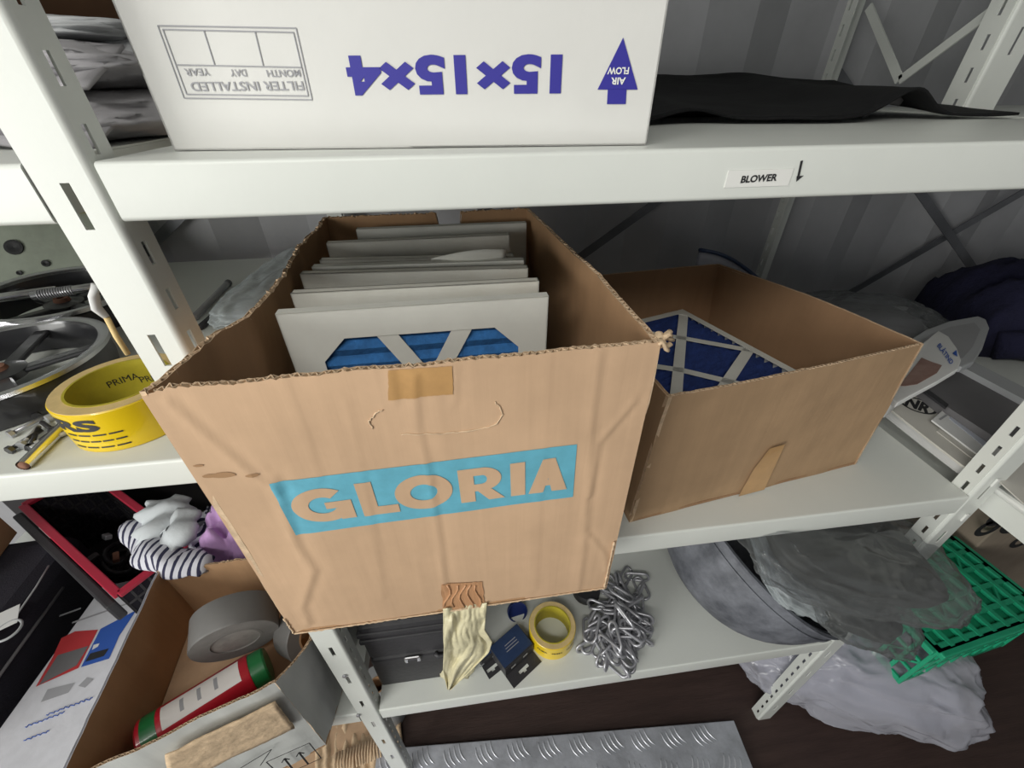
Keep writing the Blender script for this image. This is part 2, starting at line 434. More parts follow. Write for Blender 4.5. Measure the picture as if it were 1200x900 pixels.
XL, XR, DEPTH = -.2425, .780, .65
rack = thing('shelving_unit', 'white steel shelving bay holding the two open brown cartons, labelled on its top edge', 'shelving', (.27, .3, 0))
upright(rack, XL, 0, -1, 1); upright(rack, XR, 0, 1, 1); upright(rack, XL, DEPTH, -1, -1); upright(rack, XR, DEPTH, 1, -1)
upright(rack, XR + .003, .325, 1, 1, z0=Z0 + Z_TOP, z1=2.2, fw=.05, sw=.04)
shelf_t = shelf_board(rack, XL + .004, XR - .003, -.001, DEPTH, Z_TOP, .0388)
shelf_m = shelf_board(rack, XL + .004, XR - .003, -.001, DEPTH, 0., .042)
shelf_l = shelf_board(rack, XL + .004, XR - .003, -.001, DEPTH, Z_LOW, .044)
shelf_board(rack, XL + .004, XR - .003, -.001, DEPTH, .84, .0388)
xbrace(rack, XL, XR, DEPTH + .012, .17, .36); xbrace(rack, XL, XR, DEPTH + .012, -.55, .36)
o = rack.location                                             # zig-zag lacing of the upper end frame
for a, b in ((px_(1054, 94, XR + .02), px_(1190, -8, XR + .02)), (px_(1054, 94, XR + .02), px_(1018, 8, XR + .02))):
    MB().bar(a - o, b - o, .014, .003, up=(1, 0, 0)).build('lacing_bar', 'steel_white', rack)
# printed label and the arrow drawn beside it
lx = py_(888, 208.5, 0) - rack.location
st = MB().box((lx.x, lx.y - .0014, lx.z), (.056, .0006, .0125)).build('label_sticker', 'label_white', rack)
text('BLOWER', 'lettering', 'ink_black', st, (lx.x, lx.y - .0018, lx.z), (1, 0, 0.03), (0, 0, 1), .031, .0054, offset=.035)
a1, a2 = py_(938, 188, 0) - rack.location, py_(933, 211, 0) - rack.location
mk = MB(); mk.bar((a1.x, -.3 - .0016, a1.z), (a2.x, -.3 - .0016, a2.z), .0016, .0006, up=(0, 1, 0))
mk.add([(a2.x - .0022, -.3018, a2.z + .0032), (a2.x - .0008, -.3018, a2.z - .001), (a2.x + .0040, -.3018, a2.z + .0035)], [(0, 1, 2)])
mk.build('marker_arrow', 'ink_black', rack)
# bolts on the left post, and shelf clips
for u, v in ((404, 792), (420, 838)):
    p = py_(u, v, -.001) - rack.location
    b = MB(); b.lathe([(0, .0), (.0045, .0), (.0038, .0025), (0, .003)], 10, closed=False)
    b.build('bolt', 'zinc', rack, loc=p, rot=(math.pi / 2, 0, 0))
for u, v in ((1164, 566), (1128, 607)):
    p = py_(u, v, -.002) - rack.location
    MB().box((p.x + .004, p.y, p.z), (.005, .003, .016)).build('shelf_clip', 'steel_edge', rack)

lrack = thing('shelving_unit', 'white steel shelving bay carrying wheel rims and a yellow tape roll', 'shelving', (-.8, .3, 0))
upright(lrack, -1.32, 0, -1, 1); upright(lrack, -1.32, DEPTH, -1, -1)
for z, lip in ((.84, .0388), (Z_TOP, .0388), (Z_LM, .037), (Z_LOW, .044)): shelf_board(lrack, -1.318, XL - .0405, -.001, DEPTH, z, lip)
xbrace(lrack, -1.32, XL - .04, DEPTH + .012, .17, .36)
MB().box(py_(219, 540, -.0015) - lrack.location + Vector((-.035, 0, -.012)), (.03, .0005, .003)).build('edge_marking', 'ink_grey', lrack) if False else None
rrack = thing('shelving_unit', 'white steel shelving bay carrying white folders and a white printed packet', 'shelving', (1.33, .3, 0))
upright(rrack, 1.846, 0, 1, 1); upright(rrack, 1.846, DEPTH, 1, -1)
shelf_board(rrack, .826, 1.844, .0, DEPTH, .84, .0388)
shelf_board(rrack, .826, 1.844, .0, DEPTH, Z_TOP, .0388)
shelf_board(rrack, .826, 1.844, -.20, DEPTH, 0., .042)
xbrace(rrack, .82, 1.846, DEPTH + .012, .20, .36)
MB().tube([(.8275 - 1.33, -.2 - .3, Z0 + .006), (.8275 - 1.33, .34, Z0 + .006)], .006, 10).build('rolled_edge', 'steel_edge', rrack)

# ------------------------------------------------------------------ cartons
def poly_at(path, t):
    L = [0]
    for a, b in zip(path, path[1:]): L.append(L[-1] + (Vector(b) - Vector(a)).length)
    s = t * L[-1]
    for i in range(len(path) - 1):
        if s <= L[i + 1] + 1e-9:
            k = (s - L[i]) / max(1e-9, L[i + 1] - L[i]); return Vector(path[i]).lerp(Vector(path[i + 1]), k)
    return Vector(path[-1])
def panel(name, parent, bottom, top, t, nu, nv, mats, disp=None, rim=None, flute=0., rim_mat='card_edge', jitter=0.):
    """one corrugated-board wall from a bottom path to a top path (3-D polylines, local).
       outer face first; the board thickness runs to the left of the path direction (inside)"""
    d0 = (Vector(bottom[-1]) - Vector(bottom[0])).normalized(); nrm = d0.cross(Vector((0, 0, 1))).normalized()   # outward for a path that runs counter-clockwise seen from above
    def P(u, v):
        p = poly_at(bottom, u).lerp(poly_at(top, u), v)
        if rim: p.z += rim(u) * v
        if disp: p += nrm * disp(u, v, p)
        if jitter and v > .999: p.z += jitter * fnoise((u * 90, 1, 2)) ; p.x += jitter * .4 * fnoise((u * 70, 5, 2))
        return p
    mb = MB(); W = nu + 1
    outer = [P(i / nu, j / nv) for j in range(nv + 1) for i in range(W)]
    inner = [p - nrm * t for p in outer]; n0 = len(outer)
    fs = []; mi = []
    for j in range(nv):
        for i in range(nu):
            a = j * W + i; fs.append((a, a + 1, a + W + 1, a + W)); mi.append(0)
            fs.append((n0 + a + W, n0 + a + W + 1, n0 + a + 1, n0 + a)); mi.append(1)
    for i in range(nu): fs.append((i + 1, i, n0 + i, n0 + i + 1)); mi.append(2)
    for j in range(nv):
        a = j * W; fs.append((a, a + W, n0 + a + W, n0 + a)); mi.append(2); a += nu; fs.append((a + W, a, n0 + a, n0 + a + W)); mi.append(2)
    top0 = nv * W; extra = []; e0 = 2 * n0
    for i in range(W):                                             # recessed rim between two thin liners
        a, b = outer[top0 + i], inner[top0 + i]
        for k, dz in ((.10, 0), (.10, -.004), (.90, -.004), (.90, 0)):
            q = a.lerp(b, k); extra.append(q + Vector((0, 0, dz)))
    for i in range(nu):
        A = [top0 + i] + [e0 + 4 * i + k for k in range(4)] + [n0 + top0 + i]
        B = [top0 + i + 1] + [e0 + 4 * (i + 1) + k for k in range(4)] + [n0 + top0 + i + 1]
        for k in range(5): fs.append((A[k], B[k], B[k + 1], A[k + 1])); mi.append(2)
    mb.v = [tuple(p) for p in outer + inner + extra]; mb.f = fs; mb.mi = mi
    ob = mb.build(name, list(mats) + [rim_mat], parent, autosmooth=35)
    if flute:
        L = sum((Vector(b) - Vector(a)).length for a, b in zip(top, top[1:])); n = int(L / flute) * 2; fl = MB()
        pts = []
        for i in range(n + 1):
            u = i / n; p = P(u, 1.) - nrm * t * (.12 if i % 2 else .88); pts.append(p)
        vs = []
        for p in pts: vs += [p + Vector((0, 0, .0004)), p + Vector((0, 0, -.004))]
        fl.add(vs, [(2 * i, 2 * i + 2, 2 * i + 3, 2 * i + 1) for i in range(n)])
        f2 = MB(); q = [v for v in vs]
        dirs = d0 * .0009
        fl.add([v + dirs for v in vs], [(2 * i, 2 * i + 2, 2 * i + 3, 2 * i + 1)[::-1] for i in range(n)])
        N = len(vs); fl.f += [(2 * i, N + 2 * i, N + 2 * i + 2, 2 * i + 2) for i in range(n)]; fl.mi += [0] * n
        fl.build('fluting', rim_mat, ob)
    ob['nrm'] = tuple(nrm)
    del ob['nrm']
    return ob, nrm, P

# ---- the big carton with the printed blue banner
BX = Vector((-.04, .15, Z0))
def loc(p): return Vector(p) - BX
FLb, FRb = Vector((-.2355, -.0755, Z0)), Vector((.157, -.069, Z0))
FLt, FRt = py_(163, 459, -.0755), py_(775, 401, -.069)
big = thing('open_carton', 'large open brown carton with a blue lettered banner, filled with upright filters', 'carton', BX)
face_y = lambda x: -.0755 + (x + .2355) * (.0065 / .3925)
def fpx(u, v):
    p = py_(u, v, -.0755)
    for _ in range(3): p = py_(u, v, face_y(p.x))
    return p
CREASES = [([(195, 470), (262, 530), (300, 562), (322, 575)], .0022, .006), ([(318, 560), (345, 640), (366, 668), (352, 712), (360, 730)], .0024, .006),
           ([(484, 440), (487, 500), (502, 560), (514, 640), (520, 690)], .0016, .005), ([(455, 425), (462, 470)], .001, .004), ([(532, 430), (532, 470)], .001, .004),
           ([(700, 415), (692, 480), (682, 640), (676, 690)], .0016, .006), ([(742, 470), (700, 520), (690, 580)], .0018, .004), ([(688, 625), (708, 650), (710, 668)], .002, .004),
           ([(330, 440), (352, 500), (372, 560)], .0008, .005), ([(640, 420), (632, 560), (625, 690)], .0007, .006), ([(404, 470), (430, 590), (448, 700)], .0007, .005)]
CR = [([fpx(*p) for p in pl], a * .62, w) for pl, a, w in CREASES]
def seg_dist(x, z, a, b):
    dx, dz = b.x - a.x, b.z - a.z; t = max(0, min(1, ((x - a.x) * dx + (z - a.z) * dz) / (dx * dx + dz * dz + 1e-12)))
    ex, ez = x - a.x - t * dx, z - a.z - t * dz; sd = (dx * ez - dz * ex)
    return math.hypot(ex, ez), (1 if sd > 0 else -1)
def face_disp(x, z):
    d = .0011 * fbm((x * 6, 0, z * 6), 1, 3., 3) + .0003 * ridge((x * 16, 2, z * 5), 1, 8., 2)
    for pl, a, w in CR:
        best = (9, 1)
        for p, q in zip(pl, pl[1:]):
            r = seg_dist(x, z, p, q)
            if r[0] < best[0]: best = r
        if best[0] < 6 * w: d += a * math.exp(-(best[0] / w) ** 2) * (1.0 if best[1] > 0 else .55) - a * .5 * math.exp(-((best[0] - 1.4 * w) / w) ** 2) * (best[1] > 0)
    return d
z1L, z1R = FLt.z, FRt.z
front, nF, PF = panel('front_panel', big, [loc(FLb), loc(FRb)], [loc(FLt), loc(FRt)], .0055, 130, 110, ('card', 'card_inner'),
                      disp=lambda u, v, p: face_disp(p.x + BX.x, p.z + BX.z), rim=lambda u: .002 * fnoise((u * 9, 0, 0)) - .004 * max(0, 1 - u / .05), flute=.0062, jitter=.002)
RB_t = [loc(FRt), loc(Vector((.150, .08, Z0 + .372))), loc(Vector((.134, .25, Z0 + .372))), loc(Vector((.119, .384, Z0 + .374)))]
RB_b = [loc(FRb), loc(Vector((.152, .384, Z0)))]
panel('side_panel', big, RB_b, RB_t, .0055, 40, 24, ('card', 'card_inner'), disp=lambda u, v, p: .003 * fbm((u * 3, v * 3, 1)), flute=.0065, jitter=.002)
LR = [(385, 258), (368, 270), (346, 290), (332, 316), (308, 348), (288, 370), (256, 388), (238, 398), (206, 428)]
LT = [loc(Vector((-.212, .384, Z0 + .372)))] + [loc(pz(u, v, .366)) for u, v in LR[1:]] + [loc(FLt)]
LBm = [loc(Vector((-.235, .384, Z0))), loc(FLb)]
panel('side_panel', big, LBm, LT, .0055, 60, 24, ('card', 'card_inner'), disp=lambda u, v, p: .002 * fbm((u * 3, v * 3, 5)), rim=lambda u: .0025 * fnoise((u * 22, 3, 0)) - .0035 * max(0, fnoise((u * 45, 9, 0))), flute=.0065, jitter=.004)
def notch(u): return -.030 if .34 < u < .46 else 0.
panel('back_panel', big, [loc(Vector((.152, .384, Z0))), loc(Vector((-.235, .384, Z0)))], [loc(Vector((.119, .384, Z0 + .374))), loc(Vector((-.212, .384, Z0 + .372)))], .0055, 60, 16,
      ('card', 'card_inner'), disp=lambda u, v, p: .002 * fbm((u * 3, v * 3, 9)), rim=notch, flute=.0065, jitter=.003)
mb = MB(); mb.prism([loc(FLb).to_2d(), loc(FRb).to_2d(), (.152 - BX.x, .384 - BX.y), (-.235 - BX.x, .384 - BX.y)], lambda p: (p[0], p[1], .0008), lambda p: (p[0], p[1], .006))
mb.build('bottom_panel', 'card_inner', big)
def on_face(lift):
    def w(p):
        q = Vector(p); x, z = q.x, q.z; q.y = face_y(x) - face_disp(x, z) - lift; return q - BX
    return w
def face_patch(name, m, corners, nu, nv, lift, parent=front, edge=0.):
    c = [Vector(q) for q in corners]; w = on_face(lift); mb = MB()
    def g(u, v):
        p = c[0].lerp(c[1], u).lerp(c[3].lerp(c[2], u), v)
        if edge and (u in (0, 1) or v in (0, 1)): p = p + Vector((edge * fnoise((u * 31, v * 31, 4)), 0, edge * fnoise((u * 29, v * 33, 8))))
        return w(p)
    mb.grid(g, nu, nv); return mb.build(name, m, parent, smooth=True)
ban = [fpx(347, 627), fpx(671, 581), fpx(676, 520), fpx(316, 566)]
face_patch('printed_banner', 'ink_cyan', ban, 110, 24, .0005)
bc = sum(ban, Vector()) / 4; brt = ((ban[1] - ban[0]) + (ban[2] - ban[3])).normalized(); bup = ((ban[3] - ban[0]) + (ban[2] - ban[1])).normalized()
bw = ((ban[1] - ban[0]).length + (ban[2] - ban[3]).length) / 2; bh = ((ban[3] - ban[0]).length + (ban[2] - ban[1]).length) / 2
wf = on_face(.0010)
def block_letters():
    V, F = [], []
    def grid(fn, nu, nv):
        o = len(V); V.extend(fn(a / nu, c / nv) for c in range(nv + 1) for a in range(nu + 1))
        F.extend((o + c * (nu + 1) + a, o + c * (nu + 1) + a + 1, o + (c + 1) * (nu + 1) + a + 1, o + (c + 1) * (nu + 1) + a) for c in range(nv) for a in range(nu))
    def quad(a, b, c, d, nu=8, nv=4):
        L = lambda p, q, t: (p[0] + (q[0] - p[0]) * t, p[1] + (q[1] - p[1]) * t)
        grid(lambda u, v: L(L(a, b, u), L(d, c, u), v), nu, nv)
    def rect(x0, x1, y0, y1): quad((x0, y0), (x1, y0), (x1, y1), (x0, y1))
    def ring(cx, cy, rx, ry, ix, iy, a0, a1, n=36):
        grid(lambda u, v: (cx + (ix + (rx - ix) * v) * math.cos(math.radians(a0 + (a1 - a0) * u)), cy + (iy + (ry - iy) * v) * math.sin(math.radians(a0 + (a1 - a0) * u))), n, 4)
    h = .31
    ring(.128, 0, .100, h, .046, .150, 48, 330); rect(.135, .222, -.075, .045); quad((.172, -.30), (.222, -.30), (.222, -.02), (.172, -.02))      # G
    rect(.248, .302, -h, h); rect(.300, .372, -h, -h + .155)                                                                               # L
    ring(.466, 0, .098, h + .01, .046, .150, 0, 360, 48)                                                                                   # O
    rect(.588, .640, -h, h); rect(.638, .672, h - .135, h); rect(.638, .672, -.115, .015); ring(.670, .098, .066, .213, .016, .078, -90, 90, 20); quad((.648, -.10), (.700, -.10), (.746, -h), (.688, -h))   # R
    rect(.768, .820, -h, h)                                                                                                                # I
    quad((.832, -h), (.886, -h), (.928, h), (.882, h)); quad((.918, -h), (.974, -h), (.926, h), (.884, h)); rect(.872, .936, -.190, -.075)  # A
    return V, F
LV, LF = block_letters()
MB().add([wf(bc + brt * ((x - .5) * bw) + bup * (y * bh)) for x, y in LV], LF).build('lettering', 'card', front, smooth=True)
face_patch('tape_piece', 'tape_brown', [fpx(455, 468), fpx(531, 461), fpx(530, 428), fpx(455, 433)], 20, 12, .0006, edge=.001)
face_patch('tape_piece', 'tape_red_brown', [fpx(519, 715), fpx(568, 708), fpx(565, 681), fpx(517, 684)], 16, 10, .0009, edge=.0015)
for k in range(5):                                               # wrinkles of the shrivelled tape
    x = 524 + k * 9; pts = [fpx(x + 4 * math.sin(k + j), 685 + j * 5) for j in range(6)]
    MB().tube([on_face(.0012)(p) for p in pts], .0012, 6).build('tape_wrinkle', 'tape_red_brown', front, smooth=True)
for arc in ([(437, 503), (433, 493), (440, 484), (452, 478)], [(470, 509), (500, 508), (530, 507), (560, 503), (580, 497), (590, 486), (586, 476), (578, 470)]):
    pts = [];
    for a, b in zip(arc, arc[1:]):
        for j in range(5): pts.append(fpx(a[0] + (b[0] - a[0]) * j / 5 + random.uniform(-1, 1), a[1] + (b[1] - a[1]) * j / 5 + random.uniform(-1.2, 1.2)))
    MB().tube([on_face(.0004)(p) for p in pts], lambda t: .0006 + .0009 * abs(fnoise((t * 9, 1, 1))), 6).build('handle_perforation', 'card_edge', front, smooth=True)
for u, v, r in ((262, 556, .006), (247, 557, .004), (296, 556, .0035), (233, 545, .0025)):
    p = fpx(u, v); mb = MB(); w = on_face(.0007); ring = [w(p + Vector((r * math.cos(a) * 1.6 * (1 + .3 * fnoise((a, u, 0))), 0, r * .55 * math.sin(a)))) for a in [2 * math.pi * k / 12 for k in range(12)]]
    mb.add([w(p)] + ring, [(0, 1 + k, 1 + (k + 1) % 12) for k in range(12)]); mb.build('scuff_hole', 'card_dark', front)
def frayed(name, a, c, n, r, amp, seed):
    pts = []
    for k in range(n + 1):
        p = a.lerp(c, k / n); pts.append(loc(p) + Vector((amp * fnoise((k * .7, seed, 0)), -.0004 - amp * .3 * abs(fnoise((k * .5, seed, 3))), amp * fnoise((k * .9, seed, 7)))))
    return MB().tube(pts, lambda t: r * (.6 + .9 * abs(fnoise((t * n * .6, seed, 5)))), 6).build(name, 'card_edge', big, smooth=True)
frayed('frayed_edge', FLb + Vector((.001, -.001, .0015)), FRb + Vector((-.001, -.001, .0015)), 110, .0016, .0016, 1.)
frayed('frayed_edge', FRb + Vector((-.004, -.0015, .004)), FRb.lerp(FRt, .28) + Vector((-.004, -.0015, 0)), 30, .0016, .001, 4.)
frayed('frayed_edge', FLb + Vector((.0005, -.0005, .002)), FLb.lerp(FLt, .10) + Vector((.0005, -.0005, 0)), 14, .0018, .002, 9.)
# shredded liner where the right corner is torn
for k in range(7):
    a = FRt + Vector((-.002, .002 + k * .001, -.002)); pts = [loc(a)]
    e = Vector((.018 + random.uniform(-.010, .004), random.uniform(-.004, .010), random.uniform(-.007, .004)))
    for j in range(1, 5): pts.append(loc(a + e * (j / 4) + Vector((0, 0, .003 * math.sin(j * 1.3 + k)))))
    MB().tube(pts, lambda t, k=k: (.0040 * (1 - .35 * t), .0018), 7).build('torn_liner', 'card_torn', big, smooth=True)
# masking tape hanging from the bottom edge, stuck to a crumpled wad
A = [fpx(518, 712), fpx(571, 706)]
strip = MB()
def edge_pts(E, v):
    for (v0, a), (v1, c) in zip(E, E[1:]):
        if v <= v1 + 1e-9: k = (v - v0) / (v1 - v0); return a[0] + (c[0] - a[0]) * k, a[1] + (c[1] - a[1]) * k
    return E[-1][1]
EL = [(0, (519, 713)), (.5, (520, 760)), (.8, (519, 785)), (1, (524, 808))]; ER = [(0, (571, 706)), (.35, (568, 738)), (.5, (577, 752)), (.65, (573, 765)), (.8, (552, 786)), (1, (528, 809))]
def hang(u, v):
    a, c = edge_pts(EL, v), edge_pts(ER, v); q = (a[0] + (c[0] - a[0]) * u, a[1] + (c[1] - a[1]) * u)
    dy = -.004 * math.sin(u * 11 + v * 3) * (.2 + v) + .004 * ridge((u * 3.2, v * 2.4, 1), 1, 2., 3) - .008 * math.sin(math.pi * v)
    return loc(py_(q[0], q[1], -.0765 + dy))
strip.sheet(hang, 40, 50, .0006)
strip.build('hanging_tape', 'masking', big, smooth=True)

# ---- filters
def filter_unit(name, label, w, h, t, straps, cham, group=None, fm='frame_white', mm='media_blue', border=.030, pleats=None, cat='filter', text_front=False):
    root = thing(name, label, cat, (0, 0, 0), group=group); b = border; e = .0012
    mb = MB()
    for y0, y1 in ((0, e), (t - e, t)):
        mb.span((-w / 2, y0, 0), (-w / 2 + b, y1, h)); mb.span((w / 2 - b, y0, 0), (w / 2, y1, h))
        mb.span((-w / 2 + b, y0, 0), (w / 2 - b, y1, b)); mb.span((-w / 2 + b, y0, h - b), (w / 2 - b, y1, h))
        for sx in (-1, 1):
            for sz in (0, 1):
                cx, cz = sx * (w / 2 - b), (h - b if sz else b); c = cham
                tri = [(cx, cz), (cx - sx * c, cz), (cx, cz + (-c if sz else c))]
                mb.prism(tri, lambda p, y0=y0: (p[0], y0, p[1]), lambda p, y1=y1: (p[0], y1, p[1]))
    mb.span((-w / 2, 0, 0), (-w / 2 + e, t, h)); mb.span((w / 2 - e, 0, 0), (w / 2, t, h))
    mb.span((-w / 2, 0, 0), (w / 2, t, e)); mb.span((-w / 2, 0, h - e), (w / 2, t, h))
    mb.build('frame', fm, root)
    for (x0, z0_), (x1, z1_), sw in straps:
        MB().bar((x0, e + .0004, z0_), (x1, e + .0004, z1_), sw, .0009, up=(0, 1, 0)).build('strap', fm, root)
    n = pleats or int(h / .018); mp = MB(); vs = []
    for i in range(2 * n + 1):
        z = e + (h - 2 * e) * i / (2 * n); y = .0028 if i % 2 else min(t - .002, .0028 + .6 * (t - .004))
        vs += [(-w / 2 + e, y, z), (w / 2 - e, y, z)]
    fs = [(2 * i, 2 * i + 1, 2 * i + 3, 2 * i + 2) for i in range(2 * n)]
    mp.add(vs, fs); mp.build('pleated_media', mm, root)
    return root
W1, H1 = .272, .352
b = .032; st = []
def X(xn): return -W1 / 2 + xn * W1
zt = H1 - b
st += [((X(.33), H1 - .012), (X(.72), H1 - .20), .019), ((X(.70), H1 - .012), (X(.31), H1 - .20), .019), ((X(.08), H1 - .18), (X(.50), H1 - .34), .019), ((X(.92), H1 - .18), (X(.50), H1 - .34), .019),
       ((X(.5), H1 - .10), (X(.95), H1 - .21), .019), ((X(.5), H1 - .10), (X(.05), H1 - .21), .019)]
f1 = filter_unit('pleated_filter', 'blue pleated filter in white frame, foremost in the lettered carton', W1, H1, .011, st, .026, group='filters standing in the big carton', border=b)
FS = [((322, 368), (643, 347), .360, None), ((340, 344), (632, 329), .360, 'worn white framed filter standing directly behind the foremost one in the lettered carton'),
      ((351, 321), (619, 314), .360, 'white framed filter third from the front of the lettered carton'), ((365, 313), (614, 305), .361, 'white framed filter fourth from the front of the lettered carton'),
      ((374, 305), (602, 300), .360, 'bent white framed filter with a buckled top edge in the lettered carton'), ((382, 285), (597, 275), .3605, 'narrow white framed filter second from the back of the lettered carton'),
      ((417, 269), (617, 261), .3625, 'tall white framed filter against the back wall of the lettered carton')]
for k, (a, c, z, lab) in enumerate(FS):
    A, C = pz(*a, z), pz(*c, z); o = f1 if k == 0 else copy_tree(f1)
    m = (A + C) / 2; d = C - A
    o.location = (m.x, m.y, Z0 + .007); o.rotation_euler = (0, 0, math.atan2(d.y, d.x)); s = d.length / W1
    o.scale = (s, 1, (z - .007) / H1)
    if lab: o['label'] = lab
    if k in (1, 2, 4, 5):
        for ch in o.children:
            if ch.name.startswith('frame'):
                ch.data = ch.data.copy(); ch.data.materials[0] = MATS['frame_worn']
    if k == 4:   # the curled strip of its torn top border
        cu = MB(); 
        def cf(u, v): return ((.02 + .105 * u), -.006 - .010 * math.sin(u * 3.1), H1 - .012 + .004 * u + .013 * v + .010 * math.sin(u * 2.6) * v)
        cu.sheet(cf, 14, 3, .001); cu.build('curled_border', 'frame_white', o, smooth=True)

# ---- the filter on the top shelf, printed side to the front
tf = filter_unit('boxed_filter', 'thick white framed filter lying flat on the top shelf, printed 15×15×4 upside down', .370, .368, .095, [((-.17, .03), (.17, .33), .02), ((-.17, .33), (.17, .03), .02), ((0, .02), (0, .35), .02)], .03, border=.03, fm='frame_carton', pleats=12)
A, C = pz(203, 177.5, Z_TOP), pz(758.5, 170.5, Z_TOP); dv = (C - A).normalized(); tm = (A + C) / 2
ang = math.atan2(dv.y, dv.x)
tf.rotation_mode = 'XYZ'; tf.location = (tm.x, tm.y, Z0 + Z_TOP + .095 + .0005); tf.rotation_euler = (-math.pi / 2, 0, ang)   # front face up, base edge to the front
def tloc(p): return Matrix.LocRotScale(tf.location, tf.rotation_euler, None).inverted() @ Vector(p)
nrmT = Vector((math.sin(ang), -math.cos(ang), 0))
def tface(u, v):                    # pixel on the printed side
    r = ray(u, v); t = (A - CAM).dot(nrmT) / r.dot(nrmT); return CAM + r * t
Minv = Matrix.LocRotScale(tf.location, tf.rotation_euler, None).inverted()
def tprint(body, name, m, corners, lift=.0005, **k):
    """corners in pixels: centre-left and centre-right as seen, height in metres"""
    pass
R3 = Minv.to_3x3()
def tside(center, w, h, body, m, off, flip=True):
    s = -1 if flip else 1
    c = Minv @ center; rr = R3 @ (dv * s); uu = R3 @ Vector((0, 0, s))
    nn = R3 @ nrmT
    return text(body, 'lettering', m, tf, c, rr, uu, w, h, lift=.0006, offset=off)
def span_of(u0, v0, u1, v1): return (tface(u1, v1) - tface(u0, v0))
ctr = (tface(407, 88) + tface(658, 88)) / 2; wd = abs(span_of(407, 88, 658, 88).dot(dv)); hh = (tface(530, 65).z - tface(530, 112).z)
tside(ctr, wd, hh, '15×15×4', 'ink_navy', .048)
mb = MB()                                                        # the blue air-flow arrow
for poly in ([(700, 105), (747, 105), (730, 44)], [(711, 122), (733, 122), (734, 104), (712, 104)]):
    vs = [Minv @ (tface(u, v) + nrmT * .0006) for u, v in poly]; mb.add(vs, [tuple(range(len(vs)))])
mb.build('flow_arrow', 'ink_navy', tf)
for body, v, w in (('AIR', 95, 17), ('FLOW', 83, 25)):
    c = tface(724, v) + nrmT * .0006; tside(c, abs(span_of(724 - w / 2, v, 724 + w / 2, v).dot(dv)), (tface(724, v - 4.2).z - tface(724, v + 4.2).z), body, 'label_white', .03)
mb = MB()                                                        # the outlined date table
def tl(a, c, w=.0007):
    p, q = Minv @ (tface(*a) + nrmT * .0004), Minv @ (tface(*c) + nrmT * .0004); mb.bar(p, q, w, .0003, up=R3 @ nrmT)
Q = [(185, 30), (347, 33), (366, 117), (216, 115)]; Q2 = [(191, 34.5), (344, 38), (361.5, 112.5), (219, 110.5)]
for q in (Q, Q2):
    for i in range(4): tl(q[i], q[(i + 1) % 4])
tl((207, 76), (354, 79)); tl((239, 36), (252, 77)); tl((299, 37.5), (309, 78.5))
mb.build('date_table', 'ink_grey', tf)
for body, u0, u1, v, h in (('FILTER INSTALLED', 224, 356, 101, 11), ('MONTH', 313, 352, 86, 8.5), ('DAY', 270, 289, 85.5, 8.5), ('YEAR', 217, 246, 84.5, 8.5)):
    c = (tface(u0, v) + tface(u1, v)) / 2
    tside(c, abs((tface(u1, v) - tface(u0, v)).dot(dv)), tface(u0, v - h / 2).z - tface(u0, v + h / 2).z, body, 'ink_grey', .012)

# ---- the low carton beside it with a filter lying inside
RBX = Vector((.40, .23, Z0)); rl = lambda p: Vector(p) - RBX
rb = thing('open_carton', 'low plain brown carton with a flat blue filter in it, beside the lettered carton', 'carton', RBX)
zr = .238
fl_b, fr_b = Vector((.2225, .024, Z0)), Vector((.655, .088, Z0)); br_b, bl_b = Vector((.560, .452, Z0)), Vector((.190, .405, Z0))
fl_t, fr_t = py_(783, 466, .028), pz(1083, 403, zr + .002); br_t, bl_t = pz(842, 309, zr + .002), Vector((.182, .408, Z0 + zr))
bulge = lambda a: (lambda u, v, p: a * math.sin(math.pi * u) * v + .0015 * fbm((u * 4, v * 4, a * 99)))
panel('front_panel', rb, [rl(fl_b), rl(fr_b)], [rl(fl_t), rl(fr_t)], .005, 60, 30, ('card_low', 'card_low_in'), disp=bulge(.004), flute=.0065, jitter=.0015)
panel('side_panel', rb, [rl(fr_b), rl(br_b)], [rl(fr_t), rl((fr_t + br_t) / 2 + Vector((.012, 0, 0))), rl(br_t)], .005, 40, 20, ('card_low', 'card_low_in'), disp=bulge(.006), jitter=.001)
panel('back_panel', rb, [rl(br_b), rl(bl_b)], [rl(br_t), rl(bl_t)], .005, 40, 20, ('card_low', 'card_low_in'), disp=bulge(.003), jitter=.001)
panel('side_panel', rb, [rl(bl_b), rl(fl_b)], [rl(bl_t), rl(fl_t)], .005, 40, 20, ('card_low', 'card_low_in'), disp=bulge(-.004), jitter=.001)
mb = MB(); mb.prism([rl(p).to_2d() for p in (fl_b, fr_b, br_b, bl_b)], lambda p: (p[0], p[1], .0008), lambda p: (p[0], p[1], .006)); mb.build('bottom_panel', 'card_low_in', rb)
ff = (fr_b - fl_b).normalized(); fn = Vector((ff.y, -ff.x, 0))
def rface(u, v):
    r = ray(u, v); t = (fl_b - CAM).dot(fn) / r.dot(fn); return CAM + r * t
mb = MB(); tp = [rface(863, 579), rface(893, 571), rface(917, 518), rface(899, 523), rface(880, 548)]
vs = [rl(p + fn * .005) for p in tp]; mb.add(vs, [(0, 1, 2, 3, 4)]); mb.build('tape_piece', 'tape_brown', rb)
fb = pz(800, 362, .149); fr = pz(925, 429, .149); dd = (fr - fb).normalized()          # back corner and the right edge
